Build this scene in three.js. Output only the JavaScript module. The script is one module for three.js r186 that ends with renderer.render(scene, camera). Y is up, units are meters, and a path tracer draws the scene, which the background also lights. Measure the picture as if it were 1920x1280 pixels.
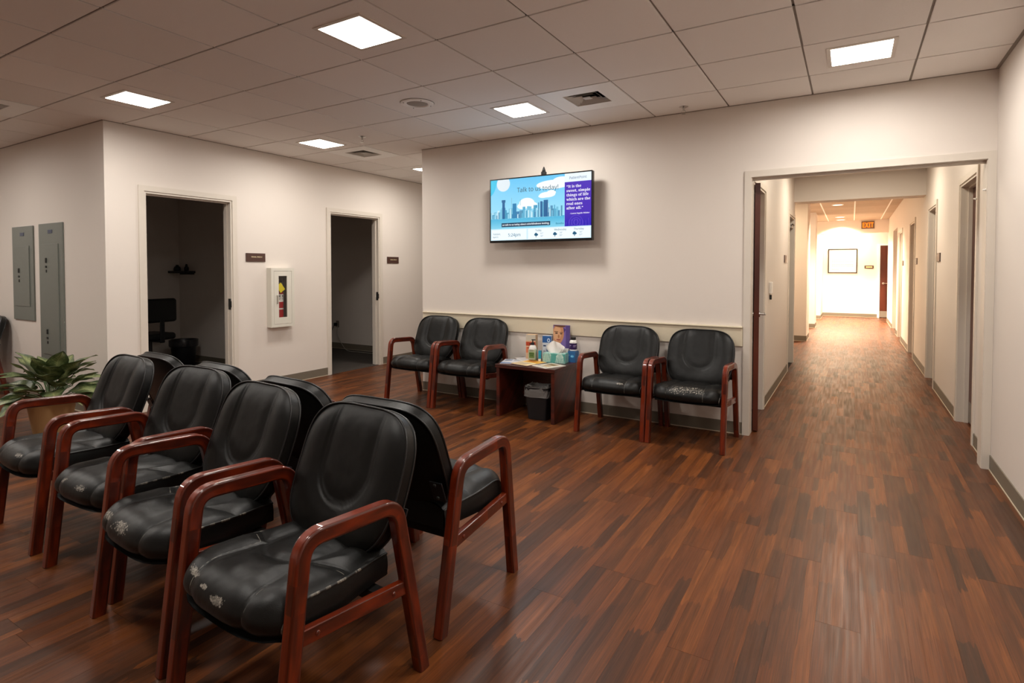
import * as THREE from 'three';
import { RoundedBoxGeometry } from 'three/addons/geometries/RoundedBoxGeometry.js';
import { mergeGeometries, mergeVertices } from 'three/addons/utils/BufferGeometryUtils.js';
import { RectAreaLightUniformsLib } from 'three/addons/lights/RectAreaLightUniformsLib.js';
import { FontLoader } from 'three/addons/loaders/FontLoader.js';
import { TextGeometry } from 'three/addons/geometries/TextGeometry.js';

// ---------------------------------------------------------------- camera, light levels, exposure
RectAreaLightUniformsLib.init();
const scene = new THREE.Scene();
scene.background = new THREE.Color(0x000000);
const F = 1060.0, PY = 535.5;                                   // focal length and principal row in 1920x1280 pixels
const camera = new THREE.PerspectiveCamera(2 * Math.atan(640 / F) * 180 / Math.PI, 1.5, 0.05, 60);
camera.setViewOffset(1920, 1280, 0, 640 - PY, 1920, 1280);       // the lens is shifted: verticals stay nearly upright
camera.position.set(4.2075, 1.3734, 5.0212);
camera.rotation.order = 'YXZ';
camera.rotation.set(-0.0272, 0.5405, 0.0001);
const renderer = new THREE.WebGLRenderer({ antialias: true });
renderer.toneMapping = THREE.LinearToneMapping;
renderer.toneMappingExposure = 1.02;
renderer.shadowMap.enabled = true;
const ROOM_LIGHT = 69, ROOM_COLOR = new THREE.Color(1.0, 0.95, 0.88);
const CORRIDOR_COLOR = new THREE.Color(1.0, 0.81, 0.58), CORRIDOR_NEAR = new THREE.Color(1.0, 0.89, 0.72);

// ---------------------------------------------------------------- helpers
let seedv = 12345;
const rnd = () => { seedv = (seedv * 1664525 + 1013904223) >>> 0; return seedv / 4294967296; };
const rr = (a, b) => a + (b - a) * rnd();
const hash2 = (x, y) => { let h = (x * 374761393 + y * 668265263) | 0; h = Math.imul(h ^ (h >>> 13), 1274126177); return ((h ^ (h >>> 16)) >>> 0) / 4294967296; };
const vnoise = (x, y) => {
  const xi = Math.floor(x), yi = Math.floor(y), fx = x - xi, fy = y - yi, u = fx * fx * (3 - 2 * fx), v = fy * fy * (3 - 2 * fy);
  const a = hash2(xi, yi), b = hash2(xi + 1, yi), c = hash2(xi, yi + 1), d = hash2(xi + 1, yi + 1);
  return a + (b - a) * u + (c - a) * v + (a - b - c + d) * u * v;
};
const fbm = (x, y, o = 4) => { let s = 0, a = 0.5; for (let i = 0; i < o; i++) { s += a * vnoise(x, y); x *= 2.03; y *= 2.03; a *= 0.5; } return s / (1 - Math.pow(0.5, o)); };
const clamp = (v, a = 0, b = 1) => Math.min(b, Math.max(a, v));
const sstep = (a, b, x) => { const t = clamp((x - a) / (b - a)); return t * t * (3 - 2 * t); };
const mixc = (a, b, t) => [a[0] + (b[0] - a[0]) * t, a[1] + (b[1] - a[1]) * t, a[2] + (b[2] - a[2]) * t];

function dataTex(w, h, fn, srgb = true) {
  const d = new Uint8Array(w * h * 4);
  for (let y = 0; y < h; y++) for (let x = 0; x < w; x++) {
    const c = fn(x, y), i = (y * w + x) * 4;
    d[i] = clamp(c[0], 0, 255); d[i + 1] = clamp(c[1], 0, 255); d[i + 2] = clamp(c[2], 0, 255); d[i + 3] = 255;
  }
  const t = new THREE.DataTexture(d, w, h, THREE.RGBAFormat);
  t.wrapS = t.wrapT = THREE.RepeatWrapping; t.magFilter = THREE.LinearFilter; t.minFilter = THREE.LinearFilter;
  if (srgb) t.colorSpace = THREE.SRGBColorSpace;
  t.needsUpdate = true; return t;
}
function canvasTex(w, h, draw) {
  const c = document.createElement('canvas'); c.width = w; c.height = h;
  draw(c.getContext('2d'), w, h);
  const t = new THREE.CanvasTexture(c); t.colorSpace = THREE.SRGBColorSpace; return t;
}
const names = new Map();
function numbered(n) { const k = names.get(n) || 0; names.set(n, k + 1); return k ? n + '_' + String(k).padStart(3, '0') : n; }
function shade(o) { o.castShadow = true; o.receiveShadow = true; return o; }
function part(name, geo, mat, parent) {
  if (Array.isArray(geo)) geo = geo.length > 1 ? mergeGeometries(geo.map(plain)) : geo[0];
  const m = shade(new THREE.Mesh(geo, mat)); m.name = name; parent.add(m); return m;
}
function plain(g) { g = g.index ? g.toNonIndexed() : g; for (const k of Object.keys(g.attributes)) if (!['position', 'normal', 'uv'].includes(k)) g.deleteAttribute(k); g.morphAttributes = {}; return g; }
function thing(name, label, category, pos = [0, 0, 0], turn = 0, group) {
  const o = new THREE.Group(); o.name = numbered(name); scene.add(o);
  o.position.set(...pos); o.rotation.y = turn; o.userData = { label, category };
  if (group) o.userData.group = group;
  return o;
}
function struct(name, geo, mat, parent = scene) {
  const m = part(name, geo, mat, parent); m.userData.kind = 'structure';
  return m;
}
function single(name, geo, mat, label, category, pos = [0, 0, 0], turn = 0, group) {
  const m = part(numbered(name), geo, mat, scene); m.position.set(...pos); m.rotation.y = turn; m.userData = { label, category };
  if (group) m.userData.group = group;
  return m;
}
// a box between two corners with uv in metres
function bx(x0, x1, y0, y1, z0, z1) {
  const w = x1 - x0, h = y1 - y0, d = z1 - z0, g = new THREE.BoxGeometry(w, h, d);
  const p = g.attributes.position, n = g.attributes.normal, uv = g.attributes.uv;
  g.translate((x0 + x1) / 2, (y0 + y1) / 2, (z0 + z1) / 2);
  for (let i = 0; i < p.count; i++) {
    const X = p.getX(i), Y = p.getY(i), Z = p.getZ(i);
    if (Math.abs(n.getX(i)) > 0.5) uv.setXY(i, Z, Y); else if (Math.abs(n.getY(i)) > 0.5) uv.setXY(i, X, Z); else uv.setXY(i, X, Y);
  }
  return g;
}
const rb = (w, h, d, r, x = 0, y = 0, z = 0, seg = 2) => { const g = new RoundedBoxGeometry(w, h, d, seg, r); g.translate(x, y, z); return g; };
const cyl = (r0, r1, h, x = 0, y = 0, z = 0, seg = 24) => { const g = new THREE.CylinderGeometry(r0, r1, h, seg); g.translate(x, y, z); return g; };
const lathe = (pts, seg = 32) => new THREE.LatheGeometry(pts.map(p => new THREE.Vector2(p[0], p[1])), seg);
const tube = (pts, r, seg = 64, rs = 8, closed = false) => new THREE.TubeGeometry(new THREE.CatmullRomCurve3(pts.map(p => new THREE.Vector3(...p)), closed, 'catmullrom', 0.5), seg, r, rs, closed);
// a frame (rectangle with a rectangular hole) in the xy plane, from z = 0 to z = t
function frameGeo(w, h, iw, ih, t, ix = 0, iy = 0) {
  const a = [bx(-w / 2, w / 2, iy + ih / 2, h / 2, 0, t), bx(-w / 2, w / 2, -h / 2, iy - ih / 2, 0, t), bx(-w / 2, ix - iw / 2, iy - ih / 2, iy + ih / 2, 0, t), bx(ix + iw / 2, w / 2, iy - ih / 2, iy + ih / 2, 0, t)];
  return mergeGeometries(a);
}

// ---------------------------------------------------------------- dimensions
const H = 2.743, XL = -1.6606, XR = 5.048, ZP = 2.488;
const SX = 0.6209, SZ = 0.6125, GX = 1.4465, GZ = 2.9452;       // ceiling grid
const OL = 3.494, OR = 4.999, OH = 2.137;                        // corridor opening
const CL = 3.47, CR = XR, CE = -14.5;                            // corridor walls and end
const T = 0.12;

// ---------------------------------------------------------------- materials
const paintBump = dataTex(256, 256, (x, y) => { const v = 110 + 60 * vnoise(x / 4, y / 4) + 40 * vnoise(x / 1.7, y / 1.7); return [v, v, v]; }, false);
paintBump.repeat.set(5, 5);
const std = (color, roughness = 0.6, o = {}) => new THREE.MeshStandardMaterial({ color, roughness, ...o });
const M = {
  wall: std('#e2d9d0', 0.62, { bumpMap: paintBump, bumpScale: 0.0006 }),
  trim: std('#d9d0c4', 0.42),
  rail: std('#d8ccb4', 0.45),
  base: std('#756c5e', 0.5),
  caulk: std('#c9bba4', 0.6),
  ceilGrid: std('#8f857b', 0.6),
  steelGrey: std('#6f736c', 0.45),
  steelDark: std('#3a3a38', 0.4, { metalness: 0.6 }),
  chrome: std('#c9c7c2', 0.22, { metalness: 1 }),
  black: std('#141414', 0.5),
  blackGloss: std('#0d0d0e', 0.2),
  blackPlastic: std('#16171a', 0.42),
  white: std('#f6f4f0', 0.45),
  cabinet: std('#dcd8cc', 0.38),
  carpet: std('#39322c', 0.95),
  slab: std('#2a1c16', 0.8),
  louvre: std('#b9b3aa', 0.4),
  dark: std('#0b0a0a', 0.8),
  kick: std('#857d73', 0.4),
  gold: std('#e6cf96', 0.4),
  sign: std('#4b3129', 0.4),
};
const tileBump = dataTex(256, 256, (x, y) => { let v = 190 + 40 * vnoise(x / 2.1, y / 2.1); const p = hash2(x >> 1, y >> 1); if (p > 0.93) v -= 110 * p; return [v, v, v]; }, false);
tileBump.repeat.set(3, 3);
M.tile = [0, 1, 2].map(i => std(['#f2ede8', '#efeae5', '#f5f0eb'][i], 0.9, { bumpMap: tileBump, bumpScale: 0.0012 }));
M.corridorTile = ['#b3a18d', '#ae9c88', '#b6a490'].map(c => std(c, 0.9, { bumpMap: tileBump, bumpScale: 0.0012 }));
// mahogany stained bent wood
const woodTex = dataTex(128, 512, (x, y) => {
  const g = fbm(x / 9 + 3, y / 120, 4), s = vnoise(x / 1.6, y / 70), c = mixc([46, 9, 2], [132, 43, 7], clamp(g * 1.2 - 0.1));
  return c.map(v => v * (0.82 + 0.3 * s));
});
M.wood = new THREE.MeshPhysicalMaterial({ map: woodTex, roughness: 0.36, specularIntensity: 0.6, clearcoat: 0.8, clearcoatRoughness: 0.05 });
const tableTex = dataTex(256, 512, (x, y) => { const g = fbm(x / 14, y / 160, 4), s = vnoise(x / 2, y / 80), c = mixc([46, 13, 7], [98, 34, 17], clamp(g * 1.3 - 0.15)); return c.map(v => v * (0.85 + 0.25 * s)); });
M.tableWood = new THREE.MeshPhysicalMaterial({ map: tableTex, roughness: 0.4, clearcoat: 0.4, clearcoatRoughness: 0.25 });
const doorTex = dataTex(256, 512, (x, y) => { const g = fbm(x / 12 + 40, y / 170, 4), c = mixc([66, 24, 11], [102, 44, 22], clamp(g * 1.3 - 0.15)); return c.map(v => v * (0.9 + 0.15 * vnoise(x / 2, y / 90))); });
M.door = std('#ffffff', 0.4, { map: doorTex });
// black leather; worn seats carry grey peeled patches and pale cracks along the seams
const leatherBump = dataTex(256, 256, (x, y) => { const v = 120 + 70 * vnoise(x / 3, y / 3) + 60 * vnoise(x / 1.4 + 9, y / 1.4); return [v, v, v]; }, false);
leatherBump.repeat.set(6, 6);
M.leather = new THREE.MeshPhysicalMaterial({ color: '#0b0b0a', roughness: 0.42, specularIntensity: 0.55, bumpMap: leatherBump, bumpScale: 0.0005 });
M.piping = std('#0d0d0d', 0.4);
M.pipingWorn = std('#ffffff', 0.5, { map: dataTex(512, 4, x => { const v = fbm(x / 9 + 2, 0.5, 3) > 0.56 ? 120 * (0.6 + 0.5 * hash2(x, 1)) : 16; return [v, v * 0.95, v * 0.87]; }) });
M.under = std('#0c0b0b', 0.85);
function seatTexture(patches, cracks, seed) {
  return canvasTex(512, 512, (g, w, h) => {
    g.fillStyle = '#0e0e0d'; g.fillRect(0, 0, w, h);
    let s = seed; const q = () => { s = (s * 1664525 + 1013904223) >>> 0; return s / 4294967296; };
    for (const [u, v, n, sp] of patches) for (let i = 0; i < n * 7; i++) {
      const r = 1.2 + 3.6 * q() * q(), x = (u + (q() + q() + q() - 1.5) * sp * 0.55) * w, y = (1 - v + (q() + q() - 1) * sp * 0.22) * h;
      g.fillStyle = ['#8b857b', '#77726a', '#a09a90', '#5e5a54'][Math.floor(q() * 4)];
      g.beginPath();
      for (let k = 0; k < 7; k++) { const a = k / 7 * 6.283, rad = r * (0.4 + 0.9 * q()); g.lineTo(x + Math.cos(a) * rad * 1.3, y + Math.sin(a) * rad); }
      g.closePath(); g.fill();
    }
    g.strokeStyle = '#8f8a80';
    for (const line of cracks) {
      for (let i = 0; i + 1 < line.length; i++) {
        const [u0, v0] = line[i], [u1, v1] = line[i + 1];
        for (let k = 0; k < 10; k++) {
          if (q() < 0.35) continue;
          g.lineWidth = 0.8 + 1.4 * q(); g.beginPath();
          g.moveTo((u0 + (u1 - u0) * k / 10) * w, (1 - v0 - (v1 - v0) * k / 10) * h); g.lineTo((u0 + (u1 - u0) * (k + 1) / 10) * w, (1 - v0 - (v1 - v0) * (k + 1) / 10) * h); g.stroke();
        }
      }
    }
  });
}
const seamL = [[0.27, 0.42], [0.24, 0.6], [0.235, 0.75], [0.24, 0.98]], seamR = [[0.73, 0.42], [0.76, 0.6], [0.765, 0.75], [0.76, 0.98]], seamSide = [[0.05, 0.34], [0.27, 0.42]], seamSideR = [[0.95, 0.34], [0.73, 0.42]];
const seatMat = (p, c, s) => new THREE.MeshPhysicalMaterial({ roughness: 0.42, specularIntensity: 0.6, map: seatTexture(p, c, s), bumpMap: leatherBump, bumpScale: 0.0005 });
M.seat = [
  seatMat([[0.22, 0.8, 26, 0.1], [0.4, 0.83, 12, 0.05], [0.55, 0.85, 26, 0.09]], [seamL, seamR, seamSide, seamSideR], 7),
  seatMat([[0.2, 0.82, 30, 0.14], [0.5, 0.83, 30, 0.16]], [seamR, seamSide], 21),
  seatMat([[0.3, 0.82, 12, 0.08], [0.6, 0.83, 14, 0.1]], [seamR.slice(1), seamSide], 55),
  seatMat([[0.68, 0.8, 10, 0.09]], [seamL.slice(1), seamR.slice(1)], 90),
  seatMat([[0.42, 0.8, 34, 0.3], [0.62, 0.78, 30, 0.3]], [seamL, seamR.slice(1), seamSide], 131),
  seatMat([], [seamR.slice(2)], 3),
];

// ---------------------------------------------------------------- the room
const wallBoxes = (name, boxes, mat = M.wall) => struct(name, boxes.map(b => bx(...b)), mat);
const TOP = H + 0.12;
wallBoxes('wall_back', [[0, OL, 0, TOP, -T, 0], [OL, OR, OH, TOP, -T, 0], [OR, XR, 0, TOP, -T, 0]]);
wallBoxes('wall_hall', [[0, T, 0, TOP, -4.2, -T], [XL, T, 0, TOP, -4.32, -4.2]]);
const D1 = [1.25, 2.154], D2 = [-1.02, -0.112], DH = 2.14;
const FC = [0.525, 0.81, 0.72, 1.385];                           // recess of the extinguisher cabinet: z0, z1, y0, y1
wallBoxes('wall_left', [
  [XL - T, XL, 0, TOP, D1[1], ZP], [XL - T, XL, DH, TOP, D1[0], D1[1]],
  [XL - T, XL, 0, TOP, FC[1], D1[0]], [XL - T, XL, 0, FC[2], FC[0], FC[1]], [XL - T, XL, FC[3], TOP, FC[0], FC[1]], [XL - T, XL, 0, TOP, D2[1], FC[0]],
  [XL - T, XL, DH, TOP, D2[0], D2[1]], [XL - T, XL, 0, TOP, -4.2, D2[0]]]);
wallBoxes('wall_panel', [[-6.62, XL - T, 0, TOP, ZP - T, ZP]]);
wallBoxes('wall_far_left', [[-6.62, -6.5, 0, TOP, ZP, 8.12]]);
wallBoxes('wall_front', [[-6.5, XR + T, 0, TOP, 8, 8.12]]);
const RD = [[-1.463, -0.645], [-3.9, -3.12], [-6.5, -5.69], [-9.05, -8.25]];   // doors along the corridor's right wall
const RO = [-11.1, -9.75];
const rightBoxes = [];
{
  let z = 8;
  for (const [a, b, h] of [...RD.map(d => [...d, DH]), [...RO, 2.3]]) { rightBoxes.push([XR, XR + T, 0, TOP, b, z], [XR, XR + T, h, TOP, a, b]); z = a; }
  rightBoxes.push([XR, XR + T, 0, TOP, -13.3, z]);
}
wallBoxes('wall_right', rightBoxes);
const LD = [[-1.02, -0.2], [-4.33, -3.5]];
wallBoxes('wall_corridor', [
  [CL - T, CL, 0, TOP, LD[0][1], -T], [CL - T, CL, DH, TOP, LD[0][0], LD[0][1]], [CL - T, CL, 0, TOP, LD[1][1], LD[0][0]], [CL - T, CL, DH, TOP, LD[1][0], LD[1][1]], [CL - T, CL, 0, TOP, -4.45, LD[1][0]]]);
wallBoxes('wall_columns', [[2.6, CL, 0, TOP, -8.1, -7.3], [2.6, CL, 0, TOP, -10.9, -10.2], [2.6, CL, 0, TOP, CE, -13.1]]);
wallBoxes('wall_alcove', [[2.48, 2.6, 0, TOP, CE, -4.33], [2.6, CL - T, 0, TOP, -4.45, -4.33]]);
wallBoxes('wall_end', [[CL, 6.6, 0, TOP, CE - T, CE], [6.48, 6.6, 0, TOP, CE, -13.2], [XR + T, 6.6, 0, TOP, -13.3, -13.2]]);
wallBoxes('trim_beam', [[CL, CR, 2.378, TOP, -4.62, -4.3]]);
wallBoxes('trim_header', [[CL, CR, 2.39, TOP, -13.3, -13.1]]);
// small dark rooms behind the doors
wallBoxes('wall_exam_one', [[-4.77, XL - T, 0, TOP, 0.08, 0.2], [-4.77, -4.65, 0, TOP, 0.2, ZP - T]]);
wallBoxes('wall_exam_two', [[-4.77, XL - T, 0, TOP, -2.04, -1.92], [-4.77, -4.65, 0, TOP, -1.92, 0.08]]);
wallBoxes('wall_closets', [[2.3, 2.42, 0, TOP, -4.33, -T], [2.42, CL - T, 0, TOP, -2.4, -2.28], [XR + T, 6.3, 0, TOP, -9.4, -9.28], [XR + T, 6.3, 0, TOP, -11.6, -11.48], [6.3, 6.42, 0, TOP, -11.6, -9.28]]);
struct('floor_carpet', [bx(-4.65, XL - T, -0.02, 0.002, -1.92, ZP - T), bx(XL - T, XL, -0.02, 0.002, D1[0], D1[1]), bx(XL - T, XL, -0.02, 0.002, D2[0], D2[1])], M.carpet);

// ---------------------------------------------------------------- floor: vinyl planks running along the corridor
const PW = 0.152, PL = 1.22, VAR = 8;
const plankTones = [[[66, 37, 20], [84, 47, 25]], [[92, 50, 23], [116, 65, 29]], [[76, 42, 21], [94, 52, 26]], [[98, 54, 24], [122, 69, 32]], [[60, 35, 20], [76, 43, 24]], [[90, 48, 22], [106, 58, 27]], [[76, 42, 21], [104, 58, 27]], [[84, 45, 22], [98, 53, 26]]];
const plankTex = dataTex(1024, 2048, (x, y) => {
  const cell = Math.floor(x / 128), row = Math.floor(y / 1024), id = cell + row * 8, px = x % 128, py = y % 1024;
  // two or three veneer strips side by side, each broken into staggered lengths of its own tone
  const b1 = 44 + 34 * (hash2(id, 3) - 0.5) + 12 * (fbm(py / 200 + id * 7, id, 3) - 0.5), b2 = 88 + 34 * (hash2(id, 5) - 0.5) + 12 * (fbm(py / 180 + id * 11, id + 50, 3) - 0.5);
  const strip = px < b1 ? 0 : px < b2 ? 1 : 2, wob = 70 * (fbm(px / 7 + id * 3, strip * 9 + id, 2) - 0.5);
  const c1 = 1024 * (0.2 + 0.25 * hash2(id, strip + 11)) + wob, c2 = 1024 * (0.55 + 0.35 * hash2(id, strip + 23)) + wob;
  const len = py < c1 ? 0 : py < c2 ? 1 : 2, t = plankTones[Math.floor(hash2(id * 9 + strip * 3 + len, 41) * 8) % 8];
  const g = fbm(px / 15 + id * 31, py / 230 + id, 4), f = vnoise(px / 1.4 + id * 9, py / 80), h = vnoise(px / 4 + id * 5, py / 300), c = mixc(t[0], t[1], clamp(g * 1.5 - 0.25));
  const e = py < 3 || py > 1020 ? 0.8 : 1;
  return c.map(v => v * (0.82 + 0.26 * f + 0.1 * h) * e);
});
const plankBump = dataTex(512, 1024, (x, y) => { const v = 90 + 110 * vnoise(x / 1.3, y / 60) * fbm(x / 20, y / 90, 3) + 30 * vnoise(x / 1.1, y / 9); return [v, v, v]; }, false);
const plankRough = dataTex(256, 512, (x, y) => { const v = 255 * (0.26 + 0.14 * vnoise(x / 2, y / 40) + 0.1 * fbm(x / 40, y / 60, 3)); return [v, v, v]; }, false);
M.plank = new THREE.MeshPhysicalMaterial({ map: plankTex, roughness: 1, specularIntensity: 0.6, roughnessMap: plankRough, bumpMap: plankBump, bumpScale: 0.0006 });
const floor = struct('floor', [bx(XL, XR + T, -0.1, -0.004, -4.2, 8), bx(-6.5, XL, -0.1, -0.004, ZP, 8), bx(2.48, 6.5, -0.1, -0.004, CE, -4.2)], M.slab);
function plankGeo(x0, x1, z0, z1, v) {
  const g = bx(x0, x1, -0.004, 0, z0, z1), p = g.attributes.position, uv = g.attributes.uv;
  const cu = (v % 8) / 8, cv = Math.floor(v / 8) / 2;
  const xa = Math.floor(x0 / PW + 1e-6) * PW, mir = v % 3 === 0;
  for (let i = 0; i < p.count; i++) {
    let a = clamp((p.getX(i) - x0) / PW), b = clamp((p.getZ(i) - z0) / PL); if (mir) b = 1 - b;
    uv.setXY(i, cu + (0.03 + 0.94 * a) / 8, cv + (0.005 + 0.99 * b) / 2);
  }
  return g;
}
{
  const regions = [[XL, XR, -0.06, 8], [-6.5, XL, ZP, 8], [XL, 0, -4.2, -0.06], [CL, CR + T, CE, -0.06], [2.6, CL, -13.1, -4.45], [CR + T, 6.48, CE, -13.3], [CL - T, CL, LD[0][0], LD[0][1]]];
  camera.updateMatrixWorld(true); camera.updateProjectionMatrix();
  const list = [];
  for (const [ax, bx_, az, bz] of regions) {
    for (let i = Math.floor(ax / PW); i * PW < bx_; i++) {
      const off = hash2(i, 77) * PL;
      for (let k = Math.floor((az - off) / PL); k * PL + off < bz; k++) {
        const x0 = Math.max(ax, i * PW), x1 = Math.min(bx_, (i + 1) * PW), z0 = Math.max(az, k * PL + off), z1 = Math.min(bz, (k + 1) * PL + off);
        if (x1 - x0 < 0.004 || z1 - z0 < 0.004) continue;
        const c = new THREE.Vector3((x0 + x1) / 2, 0, (z0 + z1) / 2), d = c.distanceTo(camera.position), q = c.clone().applyMatrix4(camera.matrixWorldInverse);
        let s = 0;
        if (q.z < -0.3) {
          const u = 960 + F * q.x / -q.z, v = PY - F * q.y / -q.z;
          if (u > -250 && u < 2150 && v < 1500) s = (x1 - x0) * (z1 - z0) / (d * d * d);
          if (u < 520 && v > 660 && c.z < ZP) s = 0;
        }
        list.push({ g: plankGeo(x0 + 0.0002, x1 - 0.0002, z0 + 0.0004, z1 - 0.0004, Math.floor(hash2(i * 13 + 5, k * 7 + 1) * 16)), s });
      }
    }
  }
  list.sort((a, b) => b.s - a.s);
  const near = list.slice(0, 300).filter(e => e.s > 0), rest = list.filter(e => !near.includes(e));
  near.forEach((e, i) => part(i ? 'plank_' + String(i).padStart(3, '0') : 'plank', e.g, M.plank, floor));
  const r = part('planks_beyond', rest.map(e => e.g), M.plank, floor); r.userData.kind = 'stuff';
}

// ---------------------------------------------------------------- ceiling: grid with tiles, openings for lights and diffusers
const col = k => GX + k * SX, row = k => GZ - k * SZ;
const ceiling = struct('ceiling', [bx(-6.5, XR, H + 0.01, TOP, ZP, 8), bx(XL, XR, H + 0.01, TOP, -T, ZP), bx(XL, 0, H + 0.01, TOP, -4.2, -T), bx(-4.65, XL - T, H + 0.01, TOP, -1.92, ZP - T)].map(g => { g.translate(0, 0.14, 0); return g; }), M.ceilGrid);
const gridBars = [];
const troffers = [[-4, 0], [0, 0], [4, 0], [-4, 3], [0, 3], [4, 3], [-4, 6], [-4, -3], [0, -3], [4, -3], [-8, -2], [-12, -2], [-8, -5]];
const vents = [[-4, 4], [1, 3], [-6, -1]];
const speakerTile = [-1, 2];
const isIn = (a, c, r) => a.some(e => e[0] === c && e[1] === r);
const tileGeo = new Map();
let tileN = 0;
{
  const regions = [[XL, XR, 0, 8], [XL, 0, -4.2, 0], [-6.5, XL, ZP, 8]];
  for (const [ax, bx_, az, bz] of regions) for (let c = -13; c <= 6; c++) for (let r = -9; r <= 12; r++) {
    const x0 = Math.max(ax, col(c)), x1 = Math.min(bx_, col(c + 1)), z1 = Math.min(bz, row(r)), z0 = Math.max(az, row(r + 1));
    if (x1 - x0 < 0.03 || z1 - z0 < 0.03) continue;
    if (isIn(troffers, c, r) || isIn(vents, c, r)) continue;
    const a = x0 > ax + 0.001 ? 0.0065 : 0.0, b = x1 < bx_ - 0.001 ? 0.0065 : 0.0, d = z0 > az + 0.001 ? 0.0065 : 0.0, e = z1 < bz - 0.001 ? 0.0065 : 0.0;
    let w = x1 - x0 - a - b, l = z1 - z0 - d - e;
    const key = w.toFixed(3) + '_' + l.toFixed(3);
    if (!tileGeo.has(key)) tileGeo.set(key, rb(w, 0.016, l, 0.0025, 0, 0.008, 0, 1));
    const m = part(tileN ? 'ceiling_tile_' + String(tileN).padStart(3, '0') : 'ceiling_tile', tileGeo.get(key), M.tile[(c * 7 + r * 3 + 900) % 3], ceiling); tileN++;
    m.position.set(x0 + a + w / 2, H, z0 + d + l / 2);
  }
  // T-bars, set back above the tile faces
  for (const [ax, bx_, az, bz] of regions) {
    for (let c = -13; c <= 7; c++) { const x = col(c); if (x > ax && x < bx_) gridBars.push(bx(x - 0.012, x + 0.012, H + 0.008, H + 0.014, az, bz)); }
    for (let r = -9; r <= 13; r++) { const z = row(r); if (z > az && z < bz) gridBars.push(bx(ax, bx_, H + 0.008, H + 0.014, z - 0.012, z + 0.012)); }
  }
  part('ceiling_grid', gridBars, M.ceilGrid, ceiling);
  part('wall_angle', [bx(0, XR, H - 0.003, H + 0.006, 0, 0.014), bx(XL, XL + 0.014, H - 0.003, H + 0.006, -4.2, ZP), bx(-6.5, XL, H - 0.003, H + 0.006, ZP, ZP + 0.014), bx(XR - 0.02, XR, H - 0.003, H + 0.006, 0.014, 8)], M.ceilGrid, ceiling);
}
const glow = new THREE.MeshStandardMaterial({ color: '#ffffff', emissive: new THREE.Color(1, 0.93, 0.84), emissiveIntensity: 2.2 });
function panelLight(x, y, z, w, d, intensity, color) {
  const l = new THREE.RectAreaLight(color, intensity, w, d);
  l.position.set(x, y, z); l.rotation.x = -Math.PI / 2; l.castShadow = true; l.name = 'panel_light'; scene.add(l); return l;
}
const trofferPlan = {
  '0_0': 'square recessed ceiling light one tile row from the speaker, over the chair rows', '-4_0': 'square recessed ceiling light by the corner of the electrical panel wall', '-4_3': 'square recessed ceiling light next to an air diffuser, between the two dark doorways',
  '0_3': 'square recessed ceiling light above the wall television', '4_3': 'square recessed ceiling light above the corridor opening', '-4_6': 'square recessed ceiling light down the side hall behind the television wall',
};
for (const [c, r] of troffers) {
  const cx = (col(c) + col(c + 1)) / 2, cz = (row(r) + row(r + 1)) / 2, k = c + '_' + r;
  const t = thing('ceiling_light', trofferPlan[k] || 'square recessed ceiling light in the part of the room facing the television', 'light', [cx, H, cz], 0, trofferPlan[k] ? 'recessed ceiling lights' : 'recessed ceiling lights behind the chairs');
  const f = frameGeo(SX - 0.01, SZ - 0.01, 0.33, 0.335, 0.016); f.rotateX(-Math.PI / 2);
  part('panel', f, M.tile[0], t);
  const lip = frameGeo(0.372, 0.377, 0.326, 0.331, 0.004); lip.rotateX(Math.PI / 2); part('bezel', lip, M.trim, t);
  part('housing', [bx(-0.173, -0.163, 0, 0.09, -0.175, 0.175), bx(0.163, 0.173, 0, 0.09, -0.175, 0.175), bx(-0.163, 0.163, 0, 0.09, -0.175, -0.1655), bx(-0.163, 0.163, 0, 0.09, 0.1655, 0.175)], M.white, t);
  part('diffuser', bx(-0.173, 0.173, 0.022, 0.09, -0.175, 0.175), glow, t);
  panelLight(cx, H + 0.016, cz, 0.32, 0.325, ROOM_LIGHT, ROOM_COLOR);
}
// air diffusers: a full white panel with a small stepped louvre in the middle
const ventLabel = ['white square air diffuser between the two dark doorways', 'white square air diffuser over the magazine table', 'white square air diffuser near the electrical panel wall'];
vents.forEach(([c, r], i) => {
  const cx = (col(c) + col(c + 1)) / 2, cz = (row(r) + row(r + 1)) / 2;
  const t = thing('air_diffuser', ventLabel[i], 'vent', [cx, H, cz], 0, 'ceiling air diffusers');
  const f = frameGeo(SX - 0.01, SZ - 0.01, 0.3, 0.3, 0.012); f.rotateX(-Math.PI / 2); f.translate(0, -0.002, 0); part('panel', f, M.white, t);
  part('duct', [bx(-0.155, -0.15, 0.005, 0.12, -0.155, 0.155), bx(0.15, 0.155, 0.005, 0.12, -0.155, 0.155), bx(-0.15, 0.15, 0.005, 0.12, -0.155, -0.15), bx(-0.15, 0.15, 0.005, 0.12, 0.15, 0.155), bx(-0.155, 0.155, 0.12, 0.125, -0.155, 0.155)], M.dark, t);
  for (const s of [0.26, 0.19, 0.12]) {                           // tilted square rings
    const a = s / 2, g = new THREE.CylinderGeometry(a * 0.86 * Math.SQRT2, (a + 0.028) * Math.SQRT2, 0.03, 4, 1, true); g.rotateY(Math.PI / 4); g.translate(0, 0.014, 0);
    part('louvre_ring', g.toNonIndexed(), M.louvre, t).geometry.computeVertexNormals();
  }
  part('louvre_core', bx(-0.03, 0.03, 0.004, 0.01, -0.03, 0.03), M.louvre, t);
});
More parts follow.
